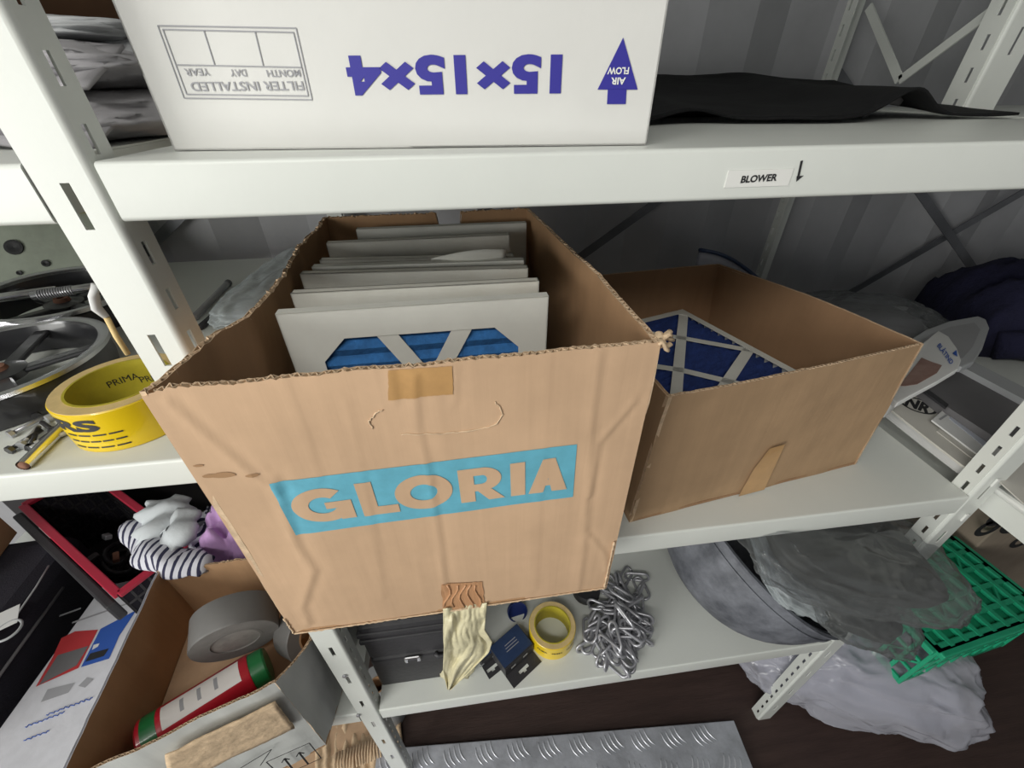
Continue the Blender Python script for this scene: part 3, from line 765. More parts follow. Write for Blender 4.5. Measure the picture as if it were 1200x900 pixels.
# local: width X -> to the right of the box, height Z -> backwards; the right edge runs from the back corner towards the front
yd = -dd; xd = Vector((yd.y, -yd.x, 0)); rz = math.atan2(xd.y, xd.x); base = fb - yd * .285 - xd * .1425
def fl2(u, v): q = pz(u, v, .149) - base; return (q.dot(xd), q.dot(yd))
def ext(p, q, k): return (p[0] + (q[0] - p[0]) * k, p[1] + (q[1] - p[1]) * k)
S = [fl2(*q) for q in ((817, 367), (787, 465), (774, 391), (806, 396), (889, 411), (769, 428), (801, 433), (860, 447), (887, 440))]
clampf = lambda p: (max(-.138, min(.138, p[0])), max(.005, min(.280, p[1])))
rst = [(clampf(ext(S[1], S[0], 1.1)), clampf(ext(S[0], S[1], 1.25)), .018), (clampf(ext(S[3], S[2], 1.6)), S[3], .014), (S[3], S[4], .014), (clampf(ext(S[6], S[5], 1.6)), S[6], .014), (S[6], clampf(ext(S[6], S[7], 1.3)), .014), (clampf(ext(S[8], S[4], 1.3)), clampf(ext(S[4], S[8], 3.)), .018)]
rfilt = filter_unit('pleated_filter', 'dark blue pleated filter lying flat in the low plain carton', .285, .285, .046, rst, .012, fm='frame_white', mm='media_dark_blue', border=.014, pleats=16, group='filters lying in the low carton')
for k in range(3):
    o = rfilt if k == 0 else copy_tree(rfilt)
    o.location = (base.x, base.y, Z0 + .1485 - k * .0472); o.rotation_euler = (-math.pi / 2, 0, rz)
    if k: o['label'] = ('dark blue pleated filter second in the stack inside the low carton', 'dark blue pleated filter at the bottom of the stack inside the low carton')[k - 1]

# ------------------------------------------------------------------ things on the lower middle shelf
ZL = Z_LOW
def tape_roll(name, label, center, r, rin, h, mats, group=None, rot=(0, 0, 0), cat='tape roll'):
    """tape ring with wound side, printed outer face and a paper core"""
    t = thing(name, label, cat, center, rot=rot, group=group); c = .0025
    MB().lathe([(rin + c, 0.0004), (r - .001, 0.0004), (r, .0015), (r, h - .0015), (r - .001, h - .0004), (rin + c, h - .0004)], 56).build('tape', [mats[0]], t, autosmooth=40)
    MB().lathe([(rin + c, h - .0006), (r - .0012, h - .0006), (r - .0012, h + .0002), (rin + c, h + .0002)], 56).build('wound_side', mats[1], t, autosmooth=40)
    MB().lathe([(rin, 0), (rin + c, 0), (rin + c, h + .0008), (rin, h + .0008)], 56).build('core', mats[2], t, autosmooth=40)
    return t
def wrap_text(t, body, m, r, z, ang, width, height, slant=0., offset=.02, inner=False):
    vs, fs = text_geo(body, offset, 3); out = []; s = -1 if inner else 1
    for x, y in vs:
        a = ang + s * x * width / r; out.append(((r + .0004 * s) * math.cos(a), (r + .0004 * s) * math.sin(a), z + y * height + slant * x))
    return MB().add(out, fs).build('lettering', m, t)
c1 = pz(651, 757, ZL); c1 = Vector((.142, .098, Z0 + ZL))
tr = tape_roll('tape_roll', 'yellow tape roll standing flat beside the chain on the lower shelf', c1, .053, .039, .050, ('tape_yellow', 'tape_side', 'tape_core'), group='yellow tape rolls')
for k, a in enumerate((-2.2, -1.55, -.9)):
    wrap_text(tr, ('MASKING', 'TAPE', 'MASKING')[k] if False else ('PRIMA', 'PRIMA', 'PRIMA')[k], 'ink_black', .053, .030, a, .024, .006)

# black tool case
case_a, case_b = pz(447, 806, ZL), pz(520, 795, ZL)
cw = thing('tool_case', 'black plastic tool case with a chrome latch behind the hanging masking tape', 'case', (-.147, .165, Z0 + ZL), .0)
L, Dp, H = .185, .245, .250
body = MB(); body.span((-L / 2, -Dp / 2, .0), (L / 2, Dp / 2, H * .49)); body.build('case_base', 'black_plastic', cw, bevel=.006)
body = MB(); body.span((-L / 2, -Dp / 2, H * .505), (L / 2, Dp / 2, H)); body.build('case_lid', 'black_plastic', cw, bevel=.010)
for z in (.80, .90): body = MB(); body.span((-L / 2 - .002, -Dp / 2 - .004, H * z), (L / 2 + .002, Dp / 2, H * (z + .05))); body.build('lid_rib', 'black_plastic', cw, bevel=.003)
lat = MB(); lat.span((-.016, -Dp / 2 - .006, H * .425), (.016, -Dp / 2, H * .505)); lt = lat.build('latch', 'chrome', cw, bevel=.005, loc=(-.010, 0, 0))
MB().span((-.009, -Dp / 2 - .0075, H * .45), (.009, -Dp / 2 - .005, H * .48)).build('latch_slot', 'black_plastic', lt)
MB().tube([(.035, -Dp / 2 - .002, H * .50), (.042, -Dp / 2 - .006, H * .48), (.066, -Dp / 2 - .006, H * .48), (.073, -Dp / 2 - .002, H * .50)], .005, 8).build('handle', 'black_plastic', cw, smooth=True)

# small black and blue boxes with hang tabs
def hang_box(label, loc_, rz, size, tilt=0.):
    t = thing('hang_tab_box', label, 'small box', loc_, rot=(0, 0, rz), group='small hang tab boxes'); w, d, h = size
    MB().span((-w / 2, -d / 2, .0002), (w / 2, d / 2, h)).build('carton_body', 'black_plastic', t, bevel=.0008)
    MB().span((-w / 2 + .001, -d / 2 + .004, h), (w / 2 - .001, d / 2 - .001, h + .0006)).build('printed_top', 'blue_box', t)
    tab = MB(); y0, y1 = -d / 2 - .028, -d / 2; z0_, z1_ = .0006, .0016
    tab.span((-w / 2, y0, z0_), (-.013, y1, z1_)); tab.span((.013, y0, z0_), (w / 2, y1, z1_)); tab.span((-.013, y0, z0_), (.013, y0 + .008, z1_)); tab.span((-.013, y1 - .010, z0_), (.013, y1, z1_))
    tab.span((-.013, y0 + .008, z0_), (-.004, y0 + .0115, z1_)); tab.span((.004, y0 + .008, z0_), (.013, y0 + .0115, z1_))
    tab.build('hang_tab', 'black_plastic', t)
    for x in (-.018, .016): MB().span((x - .006, -d / 2 - .0005, h * .45), (x + .006, -d / 2, h * .62)).build('printed_mark', 'light_grey', t)
    for k in range(3): MB().span((-.016 + .002 * k, -.004 + k * .006, h + .0006), (.018, -.0025 + k * .006, h + .0009)).build('printed_line', 'ink_grey', t)
    return t
hang_box('small black and blue box with a hang tab beside the yellow tape', (.045, .072, Z0 + ZL), .56, (.080, .058, .034))
hang_box('small black box wedged between the blue topped box and the masking tape', (-.022, .085, Z0 + ZL), .50, (.034, .060, .026))

# crumpled wad of masking tape on the shelf end
wad = MB()
def wadf(u, v):
    a = 2 * math.pi * u; ph = math.pi * v; d = Vector((math.cos(a) * math.sin(ph), math.sin(a) * math.sin(ph), -math.cos(ph)))
    k = 1 + .22 * ridge(d * 1.6, 1, 2.) ; return (d.x * .034 * k, d.y * .026 * k, .024 + d.z * .023 * (1 + .15 * fbm(d * 2)))
wad.grid(wadf, 36, 20)
tag(wad.build('tape_wad', 'masking', loc=(-.075, .055, Z0 + ZL), smooth=True), 'crumpled wad of cream masking tape in front of the black tool case', 'tape')

# bottle cap and black lump behind the tape
cp = thing('bottle_cap', 'dark blue plastic cap lying behind the yellow tape on the lower shelf', 'cap', pz(606, 716, ZL + .014), rot=(.9, .5, -.2))
MB().lathe([(0, -.006), (.022, -.006), (.024, -.004), (.024, .006), (.022, .006), (.022, -.004), (0, -.004)], 28, closed=False).build('shell', 'blue_cap', cp, autosmooth=40)
MB().lathe([(0, -.0075), (.010, -.0075), (.010, -.006), (0, -.006)], 20, closed=False).build('raised_disc', 'light_grey', cp)
kn = thing('castor_wheel', 'black rubber castor wheel lying between the yellow tape and the chain', 'wheel', pz(688, 700, ZL) + Vector((0, .012, 0)), .3)
MB().lathe([(.008, 0), (.030, 0), (.034, .004), (.034, .020), (.030, .024), (.008, .024)], 32).build('tyre', 'black_plastic', kn, autosmooth=40)
MB().lathe([(.003, -.0), (.010, 0), (.010, .027), (.003, .027)], 16).build('hub', 'grey_dark', kn, autosmooth=40)

# heap of zinc chain
ch = thing('chain', 'heap of zinc plated steel chain on the lower shelf beside the rubber tub', 'chain', (.325, .125, Z0 + ZL))
lk = MB(); pts = []
Ls, Rs = .0175, .0115
for k in range(10):
    a = -math.pi / 2 + math.pi * k / 9; pts.append((Ls + Rs * math.cos(a), Rs * math.sin(a), 0))
for k in range(10):
    a = math.pi / 2 + math.pi * k / 9; pts.append((-Ls + Rs * math.cos(a), Rs * math.sin(a), 0))
lk.tube(pts, .0034, 7, closed=True)
link0 = None; rnd = random.Random(4); hfield = {}
path = []
x, y, hd = -.075, -.075, .6
for k in range(96):
    tx = -.10 + .0020 * k; 
    hd += rnd.uniform(-1.3, 1.3)
    x += .027 * math.cos(hd); y += .027 * math.sin(hd)
    # the heap is a band that runs from the shelf front towards the back right
    ax = Vector((.80, .72)).normalized(); q = Vector((x, y)); s_ = q.dot(ax); tq = q.dot(Vector((-ax.y, ax.x)))
    if s_ < -.115 or s_ > .150 or abs(tq) > .058: 
        c = ax * max(-.10, min(.15, s_ * .8)) + Vector((-ax.y, ax.x)) * (tq * .3); hd = math.atan2(c.y - y, c.x - x) + rnd.uniform(-.5, .5); x, y = (q * .6 + c * .4)
    cell = (round(x / .030), round(y / .030)); lay = hfield.get(cell, 0); hfield[cell] = lay + 1
    path.append((x, y, .0065 + .0085 * lay, hd))
for k, (x, y, z, a) in enumerate(path):
    if link0 is None: o = link0 = lk.build('link', 'zinc', ch, smooth=True)
    else: o = link0.copy(); COL.objects.link(o)
    tw = (.25 if k % 2 else 1.15) + rnd.uniform(-.25, .25)
    o.location = (x, y, z + .0085 * abs(math.sin(tw))); o.rotation_euler = (tw, rnd.uniform(-.3, .3), a)

# dusty rubber tub lying on its side, with packed plastic bags in it
tub = thing('rubber_tub', 'dusty dark grey rubber tub tipped on its side on the lower shelf', 'tub', (.615, .145, Z0 + ZL))
prof = []
Rt, Ht = .205, .190
for k in range(15):
    s_ = k / 14; a = s_ * math.pi / 2
    prof.append((Rt * (math.sin(a) ** .7), -Ht * math.cos(a) ** 1.1))
prof += [(Rt + .006, .002), (Rt + .008, .008), (Rt + .002, .010), (Rt - .006, .004)]
prof += [((r - .006) if r > .01 else 0, z + .006) for r, z in reversed(prof[:15])]
tb = MB(); tb.lathe(prof, 64, closed=False)
axis = Vector((.56, -.04, .82)).normalized(); rotq = axis.to_track_quat('Z', 'Y').to_euler()
rm3 = rotq.to_matrix(); low = min((rm3 @ Vector(v)).z for v in tb.v)
tub_c = Vector((.628, .150, Z0 + ZL - low + .0005)) - tub.location
tb_o = tb.build('tub_shell', 'tub_rubber', tub, autosmooth=35, loc=tub_c, rot=rotq)
MB().lathe([(Rt * .985, -.020), (Rt * .985 + .005, -.019), (Rt * .985 + .005, -.014), (Rt * .985, -.013)], 64).build('rim_ridge', 'tub_rubber', tb_o, autosmooth=40)

def pillow(name, mats, parent, ctr, size, rot, seed, crumple=.12, flat=.35, sub=40, power=.55, fine=0.):
    """crumpled soft bag: a flattened super-ellipsoid with folds"""
    sx, sy, sz = size; mb = MB()
    def fn(u, v):
        a = 2 * math.pi * u; ph = math.pi * v; cx, sx_ = math.cos(a), math.sin(a); sp, cp_ = math.sin(ph), -math.cos(ph)
        se = lambda q, e: math.copysign(abs(q) ** e, q)
        d = Vector((se(cx, power) * se(sp, power), se(sx_, power) * se(sp, power), cp_))
        k = 1 + crumple * ridge(d * 1.5, 1, seed, 4) * .6 + crumple * .5 * fbm(d * 3.4, 1, seed + 4)
        if fine: k += fine * ridge(Vector((d.x * 2.2, d.y * 5., d.z * 3.)), 1, seed + 3, 3)
        return Vector((d.x * sx / 2 * k, d.y * sy / 2 * k, d.z * sz / 2 * (1 + crumple * 1.6 * ridge(d * 2.2, 1, seed + 9, 4) * .6 + fine * 4 * ridge(Vector((d.x * 3.1, d.y * 6., 1)), 1, seed + 1, 2))))
    mb.grid(fn, sub * 2, sub)
    return mb.build(name, mats, parent, smooth=True, loc=ctr, rot=rot)
def soft_bag(name, label, cat, ctr, size, rot, seed, outer, inner, group=None, crumple=.12):
    t = thing(name, label, cat, ctr, group=group)
    pillow('plastic_film', outer, t, (0, 0, 0), size, rot, seed, crumple, sub=60, fine=.025)
    pillow('contents', inner, t, (0, 0, -.004), tuple(q * .80 for q in size), rot, seed + 20, crumple * .6, sub=26)
    return t
soft_bag('plastic_bag', 'grey plastic bag of folded material pushed into the mouth of the tub', 'bag', (.590, .045, Z0 - .225), (.180, .16, .038), (.25, .62, -.15), 3., 'bag_pale', 'light_grey', group='plastic bags on the tub')
soft_bag('plastic_bag', 'smoky clear plastic bag with a dark filling, topmost under the middle shelf', 'bag', (.640, .010, Z0 - .125), (.42, .21, .080), (.10, .34, -.10), 11., 'bag_smoke', 'dark_content', group='plastic bags on the tub')
soft_bag('plastic_bag', 'smoky clear plastic bag with a dark filling drooping over the shelf end by the post', 'bag', (.705, -.005, Z0 - .265), (.24, .18, .085), (.20, .55, -.10), 17., 'bag_smoke', 'dark_content', group='plastic bags on the tub')

# ------------------------------------------------------------------ floor level
# aluminium checker plate
pc = [pz(455, 877, -1.0), pz(860, 844, -1.0), pz(882, 920, -1.0)]
bk = (pc[1] - pc[0]).normalized(); rzp = math.atan2(bk.y, bk.x)
plate = thing('checker_plate', 'silver aluminium checker plate step lying on the dark floor', 'plate', (pc[0].x, pc[0].y, 0), rzp)
PW = (pc[1] - pc[0]).length + .03; PD = .30
MB().span((-.03, -PD, .0), (PW - .03, 0, .02)).build('sheet', 'checker_alu', plate, bevel=.002)
bar0 = None; n = 0
for j in range(4):
    for i in range(11):
        for k in range(4):
            cx, cy = .012 + i * .090 + (j % 2) * .045, -.028 - j * .068
            sgn = 1 if j % 2 == 0 else -1
            c = Vector((cx - .021 + k * .014, cy + (k - 1.5) * .004 * sgn, .0205))
            if c.x > PW - .045: continue
            if bar0 is None:
                b0 = MB(); q = []
                for t_ in range(7):
                    s_ = t_ / 6 - .5; q.append((s_ * .046, -.006 * (1 - 4 * s_ * s_), 0))
                b0.tube(q, lambda t: (.0020 * (1.02 - (2 * t - 1) ** 2) ** .5 + .0003, .0014 * (1.02 - (2 * t - 1) ** 2) ** .5), 6)
                o = bar0 = b0.build('raised_bar', 'checker_bar', plate, smooth=True)
            else: o = bar0.copy(); COL.objects.link(o)
            o.location = c; o.rotation_euler = (0, 0, sgn * -1.05)

# torn cardboard and paper roll under the left bay
tc_ = MB(); p0 = pz(425, 885, -.93)
def tornf(u, v):
    e = .016 * fbm((u * 7, v * 7, 3)) ; x = -.12 + .24 * u + (e if v in (0, 1) else 0); y = -.10 + .20 * v + (e if u in (0, 1) else 0)
    return Vector((x, y, .012 + .016 * fbm((u * 3, v * 3, 1)) + .004 * math.sin(u * 60)))
tcard = thing('torn_cardboard', 'torn piece of brown corrugated cardboard beside the foot of the perforated post', 'cardboard', (-.395, .065, .0), .2)
tc_.sheet(tornf, 60, 24, .004); tc_.build('torn_sheet', 'card_torn', tcard, smooth=True)
for k in range(16):
    x = -.06 + k * .008; MB().tube([(x + .003 * math.sin(k), -.03, .036 + .003 * math.sin(k)), (x, -.005, .039), (x + .004, .02, .037)], .0028, 6).build('exposed_flute', 'card_edge', tcard, smooth=True)
box_low = thing('flat_carton', 'flattened brown cardboard lying beneath the torn piece on the floor', 'cardboard', (-.50, .06, 0), -.1)
bl = MB(); bl.sheet(lambda u, v: Vector((-.22 + .34 * u, -.14 + .26 * v, .008 + .004 * fbm((u * 3, v * 3, 7)))), 20, 16, .005); bl.build('sheet', 'card', box_low, smooth=True)
pr = thing('paper_roll', 'grey white paper roll standing behind the post under the lower shelf', 'roll', (-.325, .165, 0), 0)
MB().lathe([(.022, 0), (.052, 0), (.054, .003), (.054, .197), (.052, .20), (.022, .20)], 40).build('wound_paper', 'light_grey', pr, autosmooth=40)
MB().lathe([(.019, .001), (.022, .001), (.022, .201), (.019, .201)], 30).build('core', 'card_inner', pr, autosmooth=40)

# big clear bag on the floor, right
bag = thing('refuse_bag', 'big clear plastic bag of pale material slumped on the floor behind the perforated post', 'bag', (1.070, .130, 0))
pillow('plastic_film', 'bag_clear', bag, (0, 0, .172), (.55, .42, .315), (.0, 0, -.42), 5., .13, sub=90, fine=.022)
pillow('contents', 'bag_content', bag, (0, 0, .170), (.50, .38, .28), (.0, 0, -.42), 5., .115, sub=40)
# green crate, upside down, on a dark bin
CT, CB = -.52, -.695
cF, cW, cN, cE = pz(1100, 763, CT), pz(1046, 712, CT), pz(1113, 640, CT), pz(1212, 718, CT)
crz = .12; crate = thing('plastic_crate', 'green slatted plastic crate turned upside down on the big clear bag', 'crate', (cF.x + .175 * math.cos(crz) - .11 * math.sin(crz), cF.y + .175 * math.sin(crz) + .11 * math.cos(crz), Z0 + CB), crz)
cx0, cx1, cy0, cy1, ch_ = -.175, .175, -.11, .11, CT - CB
def crate_wall(a, b, n):
    m = MB(); a, b = Vector(a), Vector(b); up = Vector((0, 0, 1)); d = b - a; nn = d.normalized().cross(up)
    for z, w in ((.008, .016), (ch_ * .36, .008), (ch_ * .62, .008), (ch_ - .01, .02)): m.bar(a + up * z, b + up * z, .006, w)
    for k in range(n + 1): p = a + d * (k / n); m.bar(p, p + up * ch_, .008, .006, up=nn)
    for k in range(n): p, q = a + d * (k / n), a + d * ((k + 1) / n); m.bar(p + up * ch_ * .36, q + up * ch_ * .62, .005, .005)
    return m.build('side_wall', 'crate_green', crate)
crate_wall((cx0, cy0, 0), (cx1, cy0, 0), 9); crate_wall((cx1, cy0, 0), (cx1, cy1, 0), 7); crate_wall((cx1, cy1, 0), (cx0, cy1, 0), 9); crate_wall((cx0, cy1, 0), (cx0, cy0, 0), 7)
MB().span((cx0 + .006, cy0 + .006, ch_ - .015), (cx1 - .006, cy1 - .006, ch_ - .012)).build('inner_plate', 'crate_green_in', crate)
rim = MB()
for a, b in (((cx0, cy0), (cx1, cy0)), ((cx1, cy0), (cx1, cy1)), ((cx1, cy1), (cx0, cy1)), ((cx0, cy1), (cx0, cy0))): rim.bar((*a, ch_ - .008), (*b, ch_ - .008), .030, .016)
rim.build('bottom_rim', 'crate_green', crate, bevel=.003)
nx, ny = 8, 5
for i in range(1, nx): x = cx0 + (cx1 - cx0) * i / nx; MB().bar((x, cy0, ch_ - .004), (x, cy1, ch_ - .004), .011, .010).build('slat', 'crate_green', crate)
for j in range(1, ny): y = cy0 + (cy1 - cy0) * j / ny; MB().bar((cx0, y, ch_ - .0045), (cx1, y, ch_ - .0045), .011, .009).build('slat', 'crate_green', crate)
for i in range(2, nx - 1):
    for j in range(1, ny - 1):
        if (i + j) % 2: 
            x0, x1 = cx0 + (cx1 - cx0) * i / nx, cx0 + (cx1 - cx0) * (i + 1) / nx; y0, y1 = cy0 + (cy1 - cy0) * j / ny, cy0 + (cy1 - cy0) * (j + 1) / ny
            MB().bar((x0, y0, ch_ - .005), (x1, y1, ch_ - .005), .005, .008).build('diagonal_rib', 'crate_green', crate)
# brown carton with dark round prints behind the crate
bcx = thing('printed_carton', 'closed grey brown carton with dark round prints behind the green crate', 'carton', (1.655, .36, 0))
MB().span((-.275, -.18, 0), (.275, .18, .93)).build('carton_body', 'card_grey', bcx, bevel=.004)
MB().span((-.275, -.001, .93), (.275, .001, .9308)).build('flap_seam', 'card_dark', bcx)
for u, v, r in ((1158, 618, .036), (1172, 606, .036), (1190, 614, .04), (1196, 634, .03)):
    p = py_(u, v, .18) - bcx.location; m = MB(); m.lathe([(r * .55, 0), (r, 0), (r, .0008), (r * .55, .0008)], 28); m.build('printed_ring', 'ink_black', bcx, loc=(p.x, -.1812, p.z), rot=(math.pi / 2, 0, 0))

# ------------------------------------------------------------------ right bay, middle level
def slab(name, mname, parent, outline, zfun, t, base=None, bevel=.0):
    """a slab whose outline is given in pixels on a gently sloping surface z = zfun(u, v); t is its thickness"""
    top = [pz(u, v, zfun(u, v)) - parent.location for u, v in outline]; n = len(top)
    bot = [Vector((p.x, p.y, (base if base is not None else p.z - t))) for p in top]
    m = MB(); m.add(top + bot, [tuple(range(n)), tuple(range(n, 2 * n))[::-1]] + [(i, n + i, n + (i + 1) % n, (i + 1) % n) for i in range(n)])
    bm = bmesh.new(); 
    o = m.build(name, mname, parent, bevel=bevel); bm.from_mesh(o.data); bmesh.ops.recalc_face_normals(bm, faces=bm.faces[:]); bm.to_mesh(o.data); bm.free()
    return o
def flat_mark(name, mname, parent, pts, faces, z):
    root = parent.parent or parent
    return MB().add([pz(u, v, z) - root.location for u, v in pts], faces).build(name, mname, parent)
def px_text(body, mname, parent, c, r, up, z, offset=.04):
    """lettering lying on the plane z: centre, right and up vectors in pixels"""
    vs, fs = text_geo(body, offset)
    return flat_mark('lettering', mname, parent, [(c[0] + r[0] * x + up[0] * y, c[1] + r[1] * x + up[1] * y) for x, y in vs], fs, z)
def oval(name, parent, c, a, b, z, inner=.84, n=32):
    pts = [(c[0] + s_ * (a[0] * math.cos(q) + b[0] * math.sin(q)), c[1] + s_ * (a[1] * math.cos(q) + b[1] * math.sin(q))) for s_ in (1., inner) for q in [2 * math.pi * j / n for j in range(n)]]
    return flat_mark(name, 'ink_black', parent, pts, [(j, (j + 1) % n, n + (j + 1) % n, n + j) for j in range(n)], z)
# folder with the oval badge
fd = thing('document_folder', 'cream folder with an oval NR badge at the left edge of its shelf', 'folder', (.92, .14, Z0))
slab('cover', 'paper_cream', fd, [(1042, 478), (1076, 452), (1110, 478), (1160, 520), (1150, 556), (1128, 545), (1085, 512)], lambda u, v: .030, .004)
slab('page_block', 'paper_white', fd, [(1044, 479), (1077, 454), (1110, 480), (1158, 521), (1149, 553), (1129, 543), (1086, 511)], lambda u, v: .0255, .021)
slab('cover', 'paper_cream', fd, [(1042, 480), (1076, 455), (1110, 480), (1160, 524), (1150, 558), (1128, 548), (1085, 514)], lambda u, v: .004, .0035)
bd = oval('oval_badge', fd, (1076, 475), (22, 8.5), (-5, 6.5), .0303)
px_text('NR', 'ink_black', bd, (1076.5, 475), (29, 11), (5, -10), .0304, .05)
env = thing('envelope', 'white envelope with a clear window lying on the cream folder', 'envelope', (.98, .11, Z0 + .030))
slab('paper_sleeve', 'paper_white', env, [(1092, 492), (1108, 478), (1125, 470), (1150, 487), (1180, 508), (1165, 545), (1140, 528)], lambda u, v: .036 + .0001 * (520 - v), .003)
slab('window', 'window_film', env, [(1112, 490), (1129, 480), (1150, 494), (1166, 506), (1154, 524), (1136, 509)], lambda u, v: .0368 + .0001 * (520 - v), .0006)
MB().add([pz(u, v, .0374 + .0001 * (520 - v)) - env.location for u, v in ((1100, 491), (1126, 475), (1172, 506), (1172, 508), (1126, 477.5), (1102, 492.5))], [(0, 1, 4, 5), (1, 2, 3, 4)]).build('flap_line', 'ink_grey', env)
env2 = thing('envelope', 'cream envelope with a partly hidden oval badge under the windowed one', 'envelope', (.98, .06, Z0 + .030))
slab('paper_sleeve', 'paper_cream', env2, [(1098, 505), (1110, 494), (1150, 515), (1200, 540), (1200, 590), (1150, 545)], lambda u, v: .0325, .002)
oval('oval_badge', env2, (1170, 524), (15, 8), (6, -5), .0330)
tray = thing('file_tray', 'flat dark grey box with a pale rim behind the folders', 'tray', (1.08, .22, Z0))
slab('tray_body', 'grey_dark', tray, [(1078, 452), (1127, 424), (1225, 478), (1200, 525), (1165, 512), (1112, 478)], lambda u, v: .052, .05, base=.0005)
slab('pale_rim', 'light_grey', tray, [(1124, 428), (1132, 419), (1232, 470), (1226, 482)], lambda u, v: .064, .060, base=.0008)
slab('side_seam', 'black_plastic', tray, [(1078, 455), (1082, 452), (1112, 474), (1109, 478)], lambda u, v: .0535, .004)
# printed packet leaning up against the low carton
pk = thing('printed_packet', 'white packet printed with a brown picture, leaning beside the low carton', 'packet', (.84, .2, Z0))
zp = lambda u, v: .105 + .0005 * (u - 1047)
po = [(1044, 466), (1062, 430), (1080, 403), (1100, 387), (1112, 394), (1122, 408), (1127, 422), (1123, 432), (1100, 446), (1072, 461), (1052, 472)]
slab('packet_body', 'paper_white', pk, po, zp, .012, bevel=.002)
slab('packet_base', 'paper_white', pk, [(1046, 462), (1060, 436), (1076, 420), (1078, 436), (1060, 454)], lambda u, v: zp(u, v) - .010, .06, base=.034)
slab('brown_picture', 'photo_brown', pk, [(1054, 452), (1080, 419), (1087, 422), (1092, 424), (1104, 428), (1098, 437), (1075, 450), (1062, 452)], lambda u, v: zp(u, v) + .0012, .0006)
vs, fs = text_geo('BLÅTIND', .02)
pp = [(1108.5 + 16 * x + 5 * y, 414 + 22 * x - 5 * y) for x, y in vs]
MB().add([pz(u, v, zp(u, v) + .0014) - pk.location for u, v in pp], fs).build('lettering', 'ink_blue', pk)
MB().add([pz(u, v, zp(u, v) + .0014) - pk.location for u, v in ((1116, 414), (1121, 410), (1122, 418))], [(0, 1, 2)]).build('peak_emblem', 'ink_blue', pk)
gp = thing('grey_panel', 'light grey rounded plastic panel propped behind the printed packet', 'panel', (1.0, .3, Z0))
zg = lambda u, v: .085 + .0002 * (430 - v)
slab('shell', 'light_grey', gp, [(1060, 402), (1085, 386), (1112, 376), (1146, 370), (1156, 374), (1160, 384), (1152, 408), (1142, 424), (1128, 430), (1090, 425)], zg, .014, bevel=.003)
slab('prop_foot', 'grey_plastic', gp, [(1100, 420), (1130, 405), (1140, 420), (1125, 428)], lambda u, v: zg(u, v) - .013, .1, base=.066)
slab('front_inset', 'grey_plastic', gp, [(1075, 402), (1092, 391), (1114, 383), (1142, 378), (1149, 386), (1140, 406), (1128, 420), (1100, 418)], lambda u, v: zg(u, v) + .001, .0008)
nv = MB()
def heap(u, v, sx, sy, h, seed):
    x, y = (u - .5) * 2, (v - .5) * 2; r = max(abs(x), abs(y)); e = max(0, 1 - r ** 4)
    return Vector((x * sx, y * sy, h * (e ** .45) * (.8 + .22 * ridge((x * 1.1, y * 1.5, seed), 1, seed, 3))))
nvt = thing('folded_jacket', 'dark navy jacket heaped behind the grey panel in the shelving corner', 'clothing', (1.44, .44, Z0), -.3)
nv.sheet(lambda u, v: heap(u, v, .21, .13, .17, 2.), 40, 24, .002); nv.build('cloth', 'navy_fabric', nvt, smooth=True)
nv = MB(); nv.tube([(-.17 + .04 * k, -.135 - .010 * math.sin(k), .035 + .010 * math.sin(k * 1.3)) for k in range(9)], lambda t: (.030, .034), 14); nv.build('rolled_sleeve', 'navy_fabric', nvt, smooth=True)
# crumpled clear wrap behind the low carton and small grey cover at the wall
soft_bag('clear_wrap', 'crumpled clear wrap lying behind the low carton near the cross brace', 'wrap', (.97, .47, Z0 + .060), (.34, .16, .10), (0, .1, -.1), 31., 'bag_smoke', 'grey_dark')
bc_ = thing('visor', 'translucent blue tinted visor standing between the low carton and the wall', 'visor', (.655, .545, Z0), -.30)
vm = MB(); vm.sheet(lambda u, v: Vector((-.10 + .20 * u, .05 * math.sin(math.pi * u), .010 + (.215 - .10 * u) * v + .012 * math.sin(math.pi * u) * v)), 24, 10, .003); vm.build('shell', 'bag_clear', bc_, smooth=True)
vm = MB(); vm.tube([(-.10 + .20 * k / 12, .05 * math.sin(math.pi * k / 12), .225 - .10 * k / 12 + .012 * math.sin(math.pi * k / 12)) for k in range(13)], .0045, 8); vm.build('edge_trim', 'blue_box', bc_, smooth=True)

# ------------------------------------------------------------------ top shelf right: rubber mat
rm_ = thing('rubber_mat', 'dark rubber mat buckled into a wave on the top shelf', 'mat', (.50, .36, Z0 + Z_TOP))
def matf(u, v):
    x0, y0 = -.335 + .60 * u, -.205 + .465 * v; x0 += .03 * v * 0
    w = .030 * math.exp(-((u - .70) / .09) ** 2) * (1 - .75 * v) + .010 * math.exp(-((u - .22) / .07) ** 2) * (1 - v) + .006 * (.5 + .5 * fbm((u * 3, v * 3, 2)))
    return Vector((x0, y0 + .035 * math.sin(u * 3.1 + 1) + .10 * u * (1 - v) + .02 * math.sin(u * 9) * (1 - v), .0045 + w + .062 * v ** 1.5 * (1 - .35 * u)))
mm = MB(); mm.sheet(matf, 60, 30, .003); mm.build('mat_sheet', 'rubber_mat', rm_, smooth=True)
mm = MB(); mm.sheet(lambda u, v: Vector((-.30 + .40 * u, .02 + .19 * v, .003)), 10, 6, .0025); mm.build('under_layer', 'rubber_mat', rm_)
mm = MB(); mm.tube([(.055 + .012 * k, -.10 + .004 * k, .010 + .016 * math.sin(k / 6 * 2.2)) for k in range(7)], lambda t: (.003, .009), 8); mm.build('curled_lip', 'grey_dark', rm_, smooth=True)

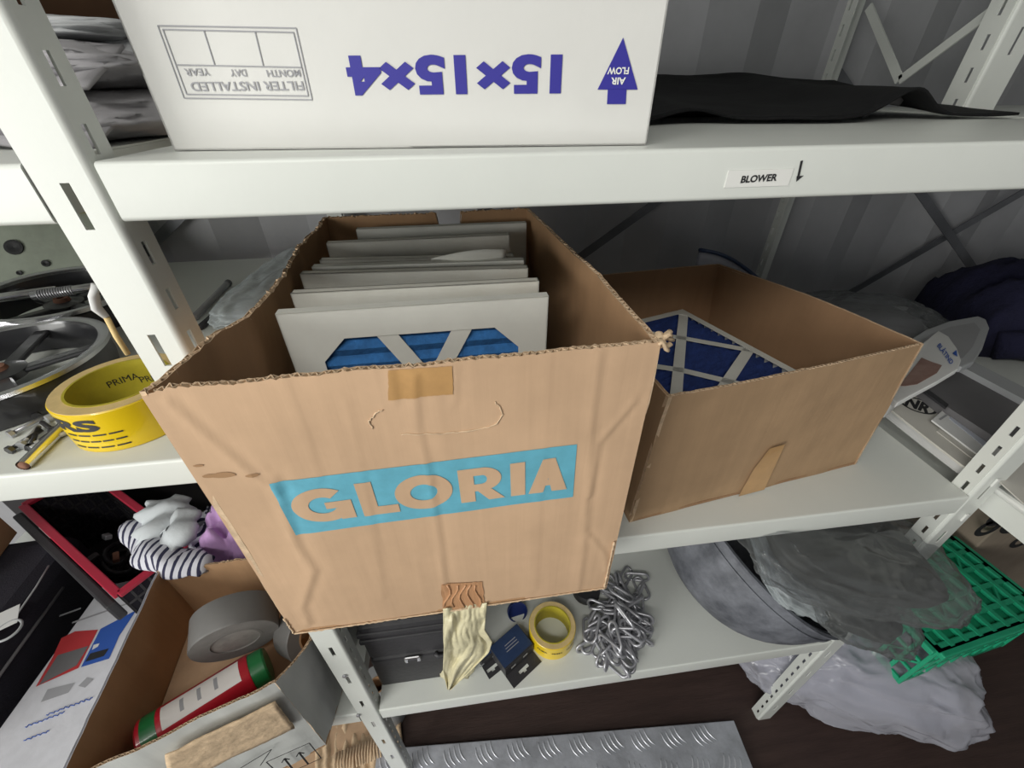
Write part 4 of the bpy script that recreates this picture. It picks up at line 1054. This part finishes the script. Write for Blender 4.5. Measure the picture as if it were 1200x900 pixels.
# ------------------------------------------------------------------ left bay
def garment(label, ctr, size, seed, rz_, m='cloth_grey'):
    t = thing('folded_sheet', label, 'sheet', ctr, rz_, group='grey sheets stacked on the top shelf'); sx, sy, h = size
    pillow('folded_layers', m, t, (0, 0, h / 2), (sx, sy, h), (0, 0, 0), seed, .10, sub=30, power=.35)
    g = MB(); g.sheet(lambda u, v: Vector(((u - .5) * sx * .9 + .02, -sy * .5 + .06 * v - .012, h * (.95 - .75 * u * .3) - .03 * (1 - v) + .006 * math.sin(u * 9 + seed))), 24, 6, .003); g.build('loose_edge', m, t, smooth=True)
    return t
garment('grey crumpled sheet, lowest of the stack on the top shelf beside the thick filter', (-.46, .30, Z0 + Z_TOP), (.44, .34, .040), 1., -.25)
garment('grey folded sheet in the middle of the stack beside the thick filter', (-.47, .30, Z0 + Z_TOP + .040), (.42, .33, .036), 5., -.12)
garment('pale grey folded sheet, topmost of the stack on the top shelf beside the thick filter', (-.48, .31, Z0 + Z_TOP + .075), (.38, .30, .020), 9., .06, 'light_grey')
bt = thing('closed_carton', 'dark brown closed carton behind the grey sheets on the top shelf', 'carton', (-.66, .54, Z0 + Z_TOP), .05)
MB().span((-.27, -.09, 0), (.27, .09, .30)).build('carton_body', 'card_brown', bt, bevel=.004)
MB().span((-.27, -.0015, .3), (.27, .0015, .3012)).build('flap_seam', 'card_dark', bt)
bt2 = thing('closed_carton', 'small dark reddish brown carton at the front of the left top shelf', 'carton', (-.66, .15, Z0 + Z_TOP), .0)
MB().span((-.12, -.12, 0), (.12, .12, .16)).build('carton_body', 'card_brown', bt2, bevel=.003)
MB().span((-.12, -.0015, .16), (.12, .0015, .1612)).build('flap_seam', 'card_dark', bt2)

sc = thing('paper_scrap', 'white crumpled paper scrap with a yellow strip clinging to the white post', 'paper', py_(118, 352, .006))
A1, A2, A3 = py_(112, 334, .006) - sc.location, py_(125, 372, .006) - sc.location, py_(150, 415, .008) - sc.location
MB().tube([A1, A1.lerp(A2, .3) + Vector((-.004, 0, 0)), A1.lerp(A2, .7) + Vector((-.005, 0, 0)), A2], lambda t: (.005 * math.sin(math.pi * (.1 + .8 * t)), .003), 8).build('paper', 'paper_white', sc, smooth=True)
MB().tube([A2, A2.lerp(A3, .5) + Vector((-.001, 0, 0)), A3], .0022, 8).build('strip', 'tape_side', sc, smooth=True)
# big yellow tape roll
ZB = Z_LM
big_t = tape_roll('tape_roll', 'wide yellow printed tape roll lying on the left shelf next to the white post', (-.382, .080, Z0 + ZB), .060, .0445, .050, ('tape_yellow', 'tape_side', 'tape_core'), group='yellow tape rolls')
wrap_text(big_t, 'RS', 'ink_black', .060, .0365, -1.80, .046, .015, offset=.05)
for k, z in enumerate((.024, .016, .008)): wrap_text(big_t, ('fra kl 07.00', 'telefon 08.00 til 16.00', 'Bestill online')[k] if False else ('— — — —', '— — — — —', '— — — —')[k], 'ink_black', .060, z, -1.62, .055, .0018)
for k, a in enumerate((.9, 1.55, 2.2)): wrap_text(big_t, 'PRIMA', 'ink_black', .0445, .030 - .006 * (k % 2), a, .030, .008, inner=True, offset=.0)

def wheel_rim(label, ctr, R, h, rot, spokes=5, group='wheel rims on the left shelf'):
    t = thing('wheel_rim', label, 'wheel', ctr, rot=rot, group=group)
    MB().lathe([(R * .84, 0), (R * .95, .0), (R * .97, h * .3), (R * .97, h * .8), (R * .90, h * .86), (R * .86, h * .5)], 64).build('barrel', 'wheel_black', t, autosmooth=40)
    MB().lathe([(R * .90, h * .84), (R, h * .86), (R, h * .98), (R * .95, h), (R * .90, h * .96)], 64).build('outer_lip', 'chrome', t, autosmooth=40)
    MB().lathe([(.0, h * .30), (R * .22, h * .34), (R * .24, h * .55), (R * .12, h * .62), (.0, h * .60)], 32, closed=False).build('hub', 'wheel_black', t, autosmooth=40)
    MB().lathe([(R * .05, h * .60), (R * .11, h * .60), (R * .09, h * .72), (R * .05, h * .72)], 24).build('centre_cap', 'rust', t, autosmooth=40)
    for k in range(spokes):
        a = 2 * math.pi * k / spokes + .3; d = Vector((math.cos(a), math.sin(a), 0)); m = MB()
        m.bar(d * R * .18 + Vector((0, 0, h * .45)), d * R * .90 + Vector((0, 0, h * .62)), R * .16, h * .16); m.build('spoke', 'wheel_black', t, bevel=.003)
    return t
wheel_rim('black wheel rim with a silver lip nearest the yellow tape roll', (-.585, .165, Z0 + ZB + .001), .118, .042, (0.0, 0.0, .2))
wheel_rim('black wheel rim lying behind another rim and against the grey green machine', (-.645, .370, Z0 + ZB + .003), .105, .050, (.06, .0, .9), 4)
# threaded rods on the rear rim
for k, (a, b, lab) in enumerate((((-.76, .30), (-.62, .345), 'threaded steel rod lying across the rear wheel rim'), ((-.64, .325), (-.545, .36), 'short chrome rod resting beside the threaded rod on the rear wheel rim'))):
    t = thing('threaded_rod', lab, 'rod', (a[0], a[1], Z0 + ZB + .060)); v = Vector((b[0] - a[0], b[1] - a[1], 0))
    MB().tube([(0, 0, 0), v * 1], .0065, 12).build('shaft', 'chrome', t, smooth=True)
    d = v.normalized()
    for j in range(14):
        p = v * (.08 + .03 * j); m = MB(); n = d.orthogonal().normalized(); w = d.cross(n)
        m.tube([p + (n * math.cos(2 * math.pi * q / 12) + w * math.sin(2 * math.pi * q / 12)) * .0066 for q in range(12)], .0011, 5, closed=True); m.build('thread_ridge', 'zinc', t, smooth=True)
# grey green machine cover
mc = thing('machine_housing', 'grey green metal machine housing with dark holes behind the wheel rims', 'machine', (-.90, .53, Z0 + ZB), .30)
m = MB(); m.add([(-.24, -.10, 0), (.24, -.10, 0), (.24, .10, 0), (-.24, .10, 0), (-.24, -.03, .125), (.24, -.03, .125), (.24, .10, .125), (-.24, .10, .125)], [(3, 2, 1, 0), (4, 5, 6, 7), (0, 1, 5, 4), (1, 2, 6, 5), (2, 3, 7, 6), (3, 0, 4, 7)]); m.build('housing', 'machine_green', mc, bevel=.006)
slope = Vector((0, .07, .125)).normalized(); nn_ = Vector((0, -.125, .07)).normalized()
for x, z, r in ((.10, .085, .013), (.135, .055, .006), (.095, .045, .004), (-.05, .08, .012)):
    p = Vector((x, -.10, 0)) + slope * (z / .894); m = MB(); m.lathe([(0, 0), (r, 0), (r, .002), (r * .7, .002), (0, .0006)], 20, closed=False)
    m.build('hole', 'ink_black', mc, loc=p + nn_ * .0004, rot=nn_.to_track_quat('Z', 'Y').to_euler())
m = MB(); m.bar((-.24, -.1008, .012), (.24, -.1008, .012), .003, .010); m.build('base_seam', 'black_plastic', mc)
for k in range(5):
    m = MB(); m.box((-.12 + k * .085, .0, .131), (.05, .06, .012), (0, 0, .3 * k)); m.build('top_fitting', ('rust', 'grey_dark', 'black_plastic', 'light_grey', 'tape_yellow')[k], mc, bevel=.003)
# rod, screws and small hardware on the left shelf
rod = thing('metal_tube', 'short bare metal tube lying at the front edge of the left shelf', 'tube', pz(27, 546, ZB + .006)); v = pz(86, 488, ZB + .006) - rod.location
MB().tube([(0, 0, 0), v], .0058, 16, caps=False).build('wall', 'chrome', rod, smooth=True); MB().tube([v * .004, v * .996], .0044, 14).build('bore', 'rust', rod, smooth=True)
rs = random.Random(3)
for k in range(11):
    p = pz(5 + rs.uniform(0, 60), 505 + rs.uniform(-18, 26), ZB); 
    if p.x < -.62: continue
    t = thing('bolt_screw', 'small screw loose on the shelf in front of the wheel rim', 'screw', (p.x, p.y, Z0 + ZB + .0048), rot=(0, 0, rs.uniform(0, 3)), group='loose screws on the left shelf')
    Ls_ = rs.uniform(.02, .035); mname = rs.choice(('zinc', 'black_plastic', 'wheel_black', 'light_grey'))
    MB().tube([(0, 0, 0), (Ls_, 0, 0)], .0024, 8).build('shank', mname, t, smooth=True); MB().tube([(-.004, 0, 0), (.0, 0, 0)], .0046, 6).build('head', mname, t)
# behind the post on the left shelf: clear wrap, stick, pen
soft_bag('clear_bag', 'crumpled clear plastic bag at the back of the left shelf against the lettered carton', 'bag', (-.315, .43, Z0 + ZB + .024), (.115, .34, .042), (0, .05, -.10), 41., 'bag_pale', 'cloth_pale')
sk = thing('dowel', 'thin grey dowel lying diagonally on the left shelf behind the post', 'stick', pz(228, 372, ZB + .006)); v = pz(268, 331, ZB + .006) - sk.location
MB().tube([(0, 0, 0), v * .9, v * .94 + Vector((0, 0, .001))], .0055, 12).build('shaft', 'grey_plastic', sk, smooth=True); MB().tube([v * .94, v], .0062, 12).build('tip', 'grey_dark', sk, smooth=True)
sk2 = thing('marker_pen', 'short dark pen lying on the left shelf right behind the post', 'pen', pz(234, 384, ZB + .005)); v = pz(249, 371, ZB + .005) - sk2.location
MB().tube([(0, 0, 0), v], .0048, 12).build('barrel', 'black_plastic', sk2, smooth=True); MB().tube([v, v * 1.18], .0026, 10).build('nib', 'rust', sk2, smooth=True)

# ---- left bay, lower shelf: white carton with tape and cans
LC = Vector((-.455, .03, Z0 + ZL)); ll = lambda p: Vector(p) - LC
lc = thing('open_carton', 'open white outside carton with duct tape and a red can, left of the perforated post', 'carton', LC)
zt_ = -.20; A_, R_, C_ = pz(322, 800, zt_), pz(362, 747, zt_), pz(185, 668, zt_)
B_ = Vector((-.298, .185, Z0 + zt_)); D_ = Vector((-.578, -.135, Z0 + zt_))
bz = Z0 + ZL + .0008; bt_ = lambda p, k=.985: Vector((LC.x + (p.x - LC.x) * k, LC.y + (p.y - LC.y) * k, bz))
wob = lambda sd: (lambda u, v, p: .003 * fbm((u * 4, v * 4, sd)))
panel('front_panel', lc, [ll(bt_(D_)), ll(bt_(A_))], [ll(D_), ll(A_)], .004, 40, 16, ('card_white', 'card_inner'), disp=wob(1), flute=.006, jitter=.002)
panel('side_panel', lc, [ll(bt_(A_)), ll(bt_(B_))], [ll(A_), ll(R_), ll(B_)], .004, 40, 16, ('card_white', 'card_inner'), disp=wob(2), rim=lambda u: -.012 * math.sin(min(1, u * 2.2) * math.pi), flute=.006, jitter=.003)
panel('back_panel', lc, [ll(bt_(B_)), ll(bt_(C_))], [ll(B_), ll(C_)], .004, 50, 16, ('card_white', 'card_inner'), disp=wob(3), flute=.006, jitter=.004)
panel('side_panel', lc, [ll(bt_(C_)), ll(bt_(D_))], [ll(C_), ll(D_)], .004, 40, 16, ('card_white', 'card_inner'), disp=wob(4), rim_mat='card_print_white')
m = MB(); m.prism([ll(bt_(p)).to_2d() for p in (D_, A_, B_, C_)], lambda p: (p[0], p[1], .001), lambda p: (p[0], p[1], .006)); m.build('bottom_panel', 'card_inner', lc)
fd_ = (A_ - D_).normalized(); fnn = Vector((fd_.y, -fd_.x, 0))
def lface(u, v):
    r = ray(u, v); t = (A_ - CAM).dot(fnn) / r.dot(fnn); return CAM + r * t
def lpatch(name, mname, poly, lift, parent=lc):
    m = MB(); vs = [ll(lface(*q) + fnn * lift) for q in poly]; m.add(vs, [tuple(range(len(vs)))]); return m.build(name, mname, parent)
tf_ = MB(); c4 = [lface(*q) for q in ((345, 847), (200, 915), (195, 872), (322, 812))]
tf_.sheet(lambda u, v: ll(c4[0].lerp(c4[1], u).lerp(c4[3].lerp(c4[2], u), v) + fnn * (.006 + .006 * v + .002 * fbm((u * 5, v * 5, 2)))), 24, 10, .003); tf_.build('torn_flap', 'card_torn', lc, smooth=True)
m = MB()
def ln(a, b, w=.0016): 
    p, q = ll(lface(*a) + fnn * .0065), ll(lface(*b) + fnn * .0065); m.bar(p, q, w, .0004, up=fnn)
RC_ = [(312, 888), (362, 866), (376, 884), (330, 905)]
for i in range(4): ln(RC_[i], RC_[(i + 1) % 4])
ln((270, 902), (318, 873)); ln((318, 873), (305, 892))
for x, y in ((333, 884), (350, 877)):
    ln((x, y), (x + 11, y + 14), .003); ln((x - 3, y + 5), (x, y), .0022); ln((x + 6, y + 1), (x, y), .0022)
m.build('arrow_print', 'ink_black', lc)
# duct tape rolls and cans in it
MB().prism([ll(bt_(p, .96)).to_2d() for p in (D_, A_, B_, C_)], lambda p: (p[0], p[1], .148), lambda p: (p[0], p[1], .153)).build('inner_pad', 'card', lc)
vd = ray(272, 740).normalized(); dn = RC @ Vector((0, 1, 0)); dn = (dn - vd * dn.dot(vd)).normalized(); dax = (dn * .90 - vd * .40).normalized()
duct = thing('duct_tape_roll', 'large grey duct tape roll leaning in the white outside carton', 'tape roll', Vector((-.462, .102, Z0 - .245)), rot=dax.to_track_quat('Z', 'Y').to_euler(), group='grey duct tape rolls')
for nm, pr_, mm_ in (('tape', [(.040, 0), (.067, 0), (.068, .002), (.068, .052), (.067, .054), (.040, .054)], 'duct_grey'), ('wound_side', [(.041, .0538), (.0665, .0538), (.0665, .0548), (.041, .0548)], 'duct_side'), ('core', [(.037, -.001), (.041, -.001), (.041, .055), (.037, .055)], 'duct_side'), ('core_label', [(.0, .051), (.0375, .051), (.0375, .053), (.0, .053)], 'duct_label')):
    MB().lathe(pr_, 52, closed=(nm != 'core_label')).build(nm, mm_, duct, autosmooth=40)
d2 = thing('duct_tape_roll', 'smaller grey tape roll tucked in the corner next to the large duct tape roll', 'tape roll', (-.365, .095, Z0 - .315), rot=(1.2, .2, .9), group='grey duct tape rolls')
for nm, pr_, mm_ in (('tape', [(.03, 0), (.052, 0), (.053, .002), (.053, .046), (.052, .048), (.03, .048)], 'duct_grey'), ('core', [(.027, -.001), (.030, -.001), (.030, .049), (.027, .049)], 'card_inner')): MB().lathe(pr_, 44).build(nm, mm_, d2, autosmooth=40)
LA = 1.0
def spray(label, base_c, axis, r, L_, cols, group):
    t = thing('spray_can', label, 'can', base_c, rot=Vector(axis).to_track_quat('Z', 'Y').to_euler(), group=group)
    MB().lathe([(0, .003), (r * .85, .0), (r, .004), (r, L_ * .86), (r * .96, L_ * .87), (0, L_ * .87)], 40, closed=False).build('can_body', cols[0], t, autosmooth=40)
    MB().lathe([(r * 1.002, L_ * .05), (r * 1.012, L_ * .05), (r * 1.012, L_ * .16), (r * 1.002, L_ * .16)], 40).build('bottom_band', cols[1], t, autosmooth=40)
    MB().lathe([(0, L_), (r * .82, L_), (r * .9, L_ * .985), (r * .93, L_ * .87), (0, L_ * .87)], 40, closed=False).build('cap', cols[1], t, autosmooth=40)
    lab = MB(); lab.grid(lambda u, v: ((r * 1.004) * math.cos(LA + 1.15 * u), (r * 1.004) * math.sin(LA + 1.15 * u), L_ * (.20 + .60 * v)), 14, 2); lab.build('label', cols[2], t, smooth=True)
    for j in range(3):
        lab = MB(); lab.grid(lambda u, v: ((r * 1.007) * math.cos(LA + .25 + .6 * u), (r * 1.007) * math.sin(LA + .25 + .6 * u), L_ * (.34 + .13 * j + .03 * v)), 8, 1); lab.build('label_print', 'ink_grey', t, smooth=True)
    return t
spray('red and white spray can with a green cap lying in the white outside carton', (-.560, -.062, Z0 - .305), (.138, .080, .0), .034, .185, ('can_red', 'can_green', 'can_white'), None)

# white printed flat carton
pcx = thing('printed_carton', 'flat white carton with red and blue pictures beside the white outside carton', 'carton', (-.79, .095, Z0 + ZL), .0)
zc = -.40; T = lambda u, v: pz(u, v, zc) - pcx.location
tl_, tr_, br_, bl_ = pz(118, 697, zc), pz(240, 665, zc), None, pz(-60, 905, zc)
tl_ = Vector((-.885, .290, 0)); tr_ = Vector((-.632, .325, 0)); br_ = Vector((-.640, -.10, 0)); bl_ = Vector((-.895, -.08, 0))
m = MB(); m.prism([(p.x - pcx.location.x, p.y - pcx.location.y) for p in (bl_, br_, tr_, tl_)], lambda p: (p[0], p[1], .0004), lambda p: (p[0], p[1], zc - ZL)); m.build('carton_body', 'card_print_white', pcx, bevel=.002)
def tp_(name, mname, poly, lift=.0006):
    m = MB(); vs = [T(u, v) + Vector((0, 0, lift)) for u, v in poly]; m.add(vs, [tuple(range(len(vs)))]); return m.build(name, mname, pcx)
tp_('red_picture', 'ink_red', [(42, 805), (92, 783), (115, 738), (88, 740), (72, 748), (62, 770)]); tp_('picture_screen', 'grey_dark', [(46, 803), (90, 780), (104, 757), (68, 768)], .001)
tp_('blue_picture', 'ink_blue', [(95, 782), (128, 772), (140, 745), (160, 715), (118, 737)]); tp_('picture_screen', 'ink_black', [(100, 776), (122, 769), (128, 760), (106, 766)], .001); tp_('picture_dot', 'paper_white', [(108, 762), (115, 758), (117, 754), (110, 756)], .001)
tp_('grey_picture', 'ink_grey', [(48, 823), (80, 812), (88, 800), (56, 808)]); tp_('grey_picture', 'ink_grey', [(92, 804), (100, 806), (110, 796), (102, 794)])
m = MB(); rr_ = random.Random(8)
for y0, x0, x1 in ((838, 55, 112), (852, 30, 78), (868, 28, 60)):                      # handwriting too blurred to read
    pts = []; n = int((x1 - x0) / 2)
    for j in range(n): pts.append(T(x0 + j * 2 + rr_.uniform(-.6, .6), y0 - j * .75 + 1.8 * math.sin(j * 2.1) * rr_.uniform(.3, 1)) + Vector((0, 0, .001)))
    m.tube(pts, .0008, 5)
m.build('scribble', 'ink_blue', pcx)
for a, b in (((85, 730), (160, 704)), ((70, 722), (95, 713))):
    m = MB(); m.bar(T(*a) + Vector((0, 0, .0008)), T(*b) + Vector((0, 0, .0008)), .004, .0004); m.build('printed_line', 'ink_grey', pcx)

# black soft case with a tag
bs = thing('soft_case', 'black fabric case with a zip and a white tag on a string', 'case', (-1.05, .19, Z0 + ZL), .05)
m = MB(); m.span((-.115, -.24, 0), (.115, .19, .20)); m.build('case_body', 'black_fabric', bs, bevel=.03)
m = MB(); m.tube([(.116, -.20, .14), (.1175, -.05, .142), (.116, .08, .14)], .003, 6); m.build('zip', 'grey_dark', bs, smooth=True)
bsi = Matrix.LocRotScale(bs.location, bs.rotation_euler, None).inverted(); q_ = lambda u, v, z: bsi @ pz(u, v, z)
m = MB(); m.tube([q_(57, 663, -.3035), q_(42, 688, -.302), (q_(24, 714, -.302)), q_(13, 731, -.302)], .0016, 6); m.build('string', 'light_grey', bs, smooth=True)
rc_ = q_(9, 739, -.302); m = MB(); m.tube([rc_ + Vector((.020 * math.cos(a), .020 * math.sin(a), 0)) for a in [2 * math.pi * k / 18 for k in range(18)]], .0024, 6, closed=True); m.build('ring', 'light_grey', bs, smooth=True)
m = MB(); m.box(q_(1, 728, -.301), (.05, .045, .001), (0, 0, .5)); m.build('tag', 'paper_white', bs)

# black mesh crate with a red rim
zc2 = -.285
K = pz(139, 697, zc2); Lc = pz(22, 588, zc2); Rc = pz(178, 660, zc2)
ca = (Lc - K); ca.z = 0; ca.normalize(); cb = Vector((ca.y, -ca.x, 0)); cb = cb if cb.y > 0 else -cb
mcx = thing('mesh_crate', 'black mesh crate with a red rim behind the flat white carton', 'crate', (K.x, K.y, Z0 + ZL)); hc = zc2 - ZL
la, lb = .46, .13
cs = [Vector((0, 0, 0)), cb * lb, cb * lb + ca * la, ca * la]
for i in range(4):
    a, b = cs[i], cs[(i + 1) % 4]; m = MB(); d = b - a; up = Vector((0, 0, 1)); n = 8
    for k in range(n + 1): m.bar(a + d * (k / n), a + d * (k / n) + up * hc, .004, .004, up=d.normalized())
    for k in range(7): m.bar(a + up * (hc * k / 6), b + up * (hc * k / 6), .004, .006)
    m.build('mesh_side', 'crate_black', mcx)
    m = MB(); nn2 = d.normalized().cross(up); m.bar(a + up * hc * .5, b + up * hc * .5, .001, hc * .98); m.build('backing_sheet', 'black_fabric', mcx)
    m = MB(); m.bar(a + up * hc, b + up * hc, .016, .010); m.build('rim', 'crate_red', mcx, bevel=.002)
m = MB(); m.prism([(p.x, p.y) for p in cs], lambda p: (p[0], p[1], .0005), lambda p: (p[0], p[1], .006)); m.build('bottom', 'crate_black', mcx)
side = cs[3] - cs[0]; off = -cb * .018
m = MB(); m.bar(off + Vector((0, 0, hc - .035)), side + off + Vector((0, 0, hc - .035)), .018, .05); m.build('handle_strip', 'black_plastic', mcx, bevel=.004)
dk = thing('storage_bin', 'black plastic storage bin at the back of the left lower shelf', 'bin', (-.98, .545, Z0 + ZL))
MB().span((-.33, .03, 0), (.33, .09, .36)).build('bin_body', 'crate_black', dk, bevel=.01)
MB().span((-.335, .025, .362), (.335, .095, .385)).build('bin_lid', 'black_plastic', dk, bevel=.006)
dk2 = thing('cardboard_box', 'small pinkish brown box standing on the black fabric case', 'box', (-1.115, .315, Z0 + ZL + .2005), .2)
MB().span((-.05, -.07, 0), (.05, .07, .075)).build('carton_body', 'card_inner', dk2, bevel=.002)
MB().span((-.05, -.001, .075), (.05, .001, .0758)).build('flap_seam', 'card_dark', dk2)
# cables in the crate
cbt = thing('cable_coil', 'dark cables heaped inside the black mesh crate', 'cable', tuple(Vector((K.x, K.y, Z0 + ZL)) + (ca * la + cb * lb) * .5))
m = MB(); rr_ = random.Random(12); pts = []
for k in range(140):
    a = k * .42; r = .035 + .020 * math.sin(k * .17); pts.append((r * math.cos(a), r * math.sin(a), .02 + .10 * k / 140 + .01 * math.sin(k * .9)))
m.tube(pts, .006, 8); m.build('coil', 'black_plastic', cbt, smooth=True)
for k in range(5):
    m = MB(); a = k * 1.3; m.box((.05 * math.cos(a), .05 * math.sin(a), .135 + .004 * k), (.022, .014, .012), (.3 * k, .2, a)); m.build('plug', ('light_grey', 'grey_dark', 'zinc', 'grey_dark', 'rust')[k], cbt, bevel=.002)

# clothes heaped behind the white outside carton
def cloth_roll(name, label, pts, r, m, seed, group='clothes heaped on the left lower shelf', flat=.65):
    P3 = [pz(u, v, z) for u, v, z in pts]; base = Vector((P3[0].x, P3[0].y, Z0 + ZL)); t = thing(name, label, 'clothing', base, group=group)
    fine = []
    for i in range(len(P3) - 1):
        for j in range(8): fine.append(P3[i].lerp(P3[i + 1], j / 8))
    fine.append(P3[-1]); mb = MB()
    n = len(fine)
    mb.tube([p - base for p in fine], lambda q: (r * (1 + .16 * math.sin(q * 17 + seed)) * (.55 + .45 * math.sin(math.pi * (.12 + .76 * q))), r * flat * (1 + .2 * math.sin(q * 11 + seed * 2)) * (.6 + .4 * math.sin(math.pi * (.1 + .8 * q)))), 20)
    mb.v = [tuple(Vector(v) + Vector((0, 0, 1)) * (.012 * ridge(Vector(v) * 14, 1, seed, 2)) + Vector((.006 * fbm(Vector(v) * 20, 1, seed), 0, 0))) for v in mb.v]
    mb.build('cloth', m, t, smooth=True); return t, base
def base_heap(label, ctr, sx, sy, h, seed, m, rz_=0.):
    t = thing('clothes_heap', label, 'clothing', ctr, rz_, group='clothes heaped on the left lower shelf'); mb = MB()
    mb.sheet(lambda u, v: heap(u, v, sx, sy, h, seed), 40, 30, .003); mb.build('cloth', m, t, smooth=True)
    mb = MB(); mb.sheet(lambda u, v: heap(u, v, sx * .98, sy * .98, h * .8, seed + 3), 16, 12, .002); mb.build('lining', m, t, smooth=True); return t
base_heap('navy striped white garment heaped behind the white outside carton', (-.640, .335, Z0 + ZL), .085, .095, .215, 6., 'cloth_stripe', .1)
base_heap('lilac cloth heaped beside the striped garment behind the white outside carton', (-.520, .285, Z0 + ZL), .075, .085, .300, 14., 'cloth_lilac', .1)
cloth_roll('rolled_garment', 'pale grey rolled garment on top of the striped garment', [(188, 640, -.235), (196, 612, -.225), (200, 590, -.21)], .050, 'cloth_pale', 3.)
cloth_roll('rolled_garment', 'white and navy striped sleeve rolled across the heap of clothes', [(162, 622, -.25), (176, 645, -.235), (205, 662, -.225), (245, 666, -.215)], .034, 'cloth_stripe_x', 7.)
cloth_roll('rolled_garment', 'pale folded garment with a collar next to the lilac cloth', [(196, 642, -.215), (212, 630, -.205), (222, 604, -.20)], .034, 'cloth_pale', 11.)
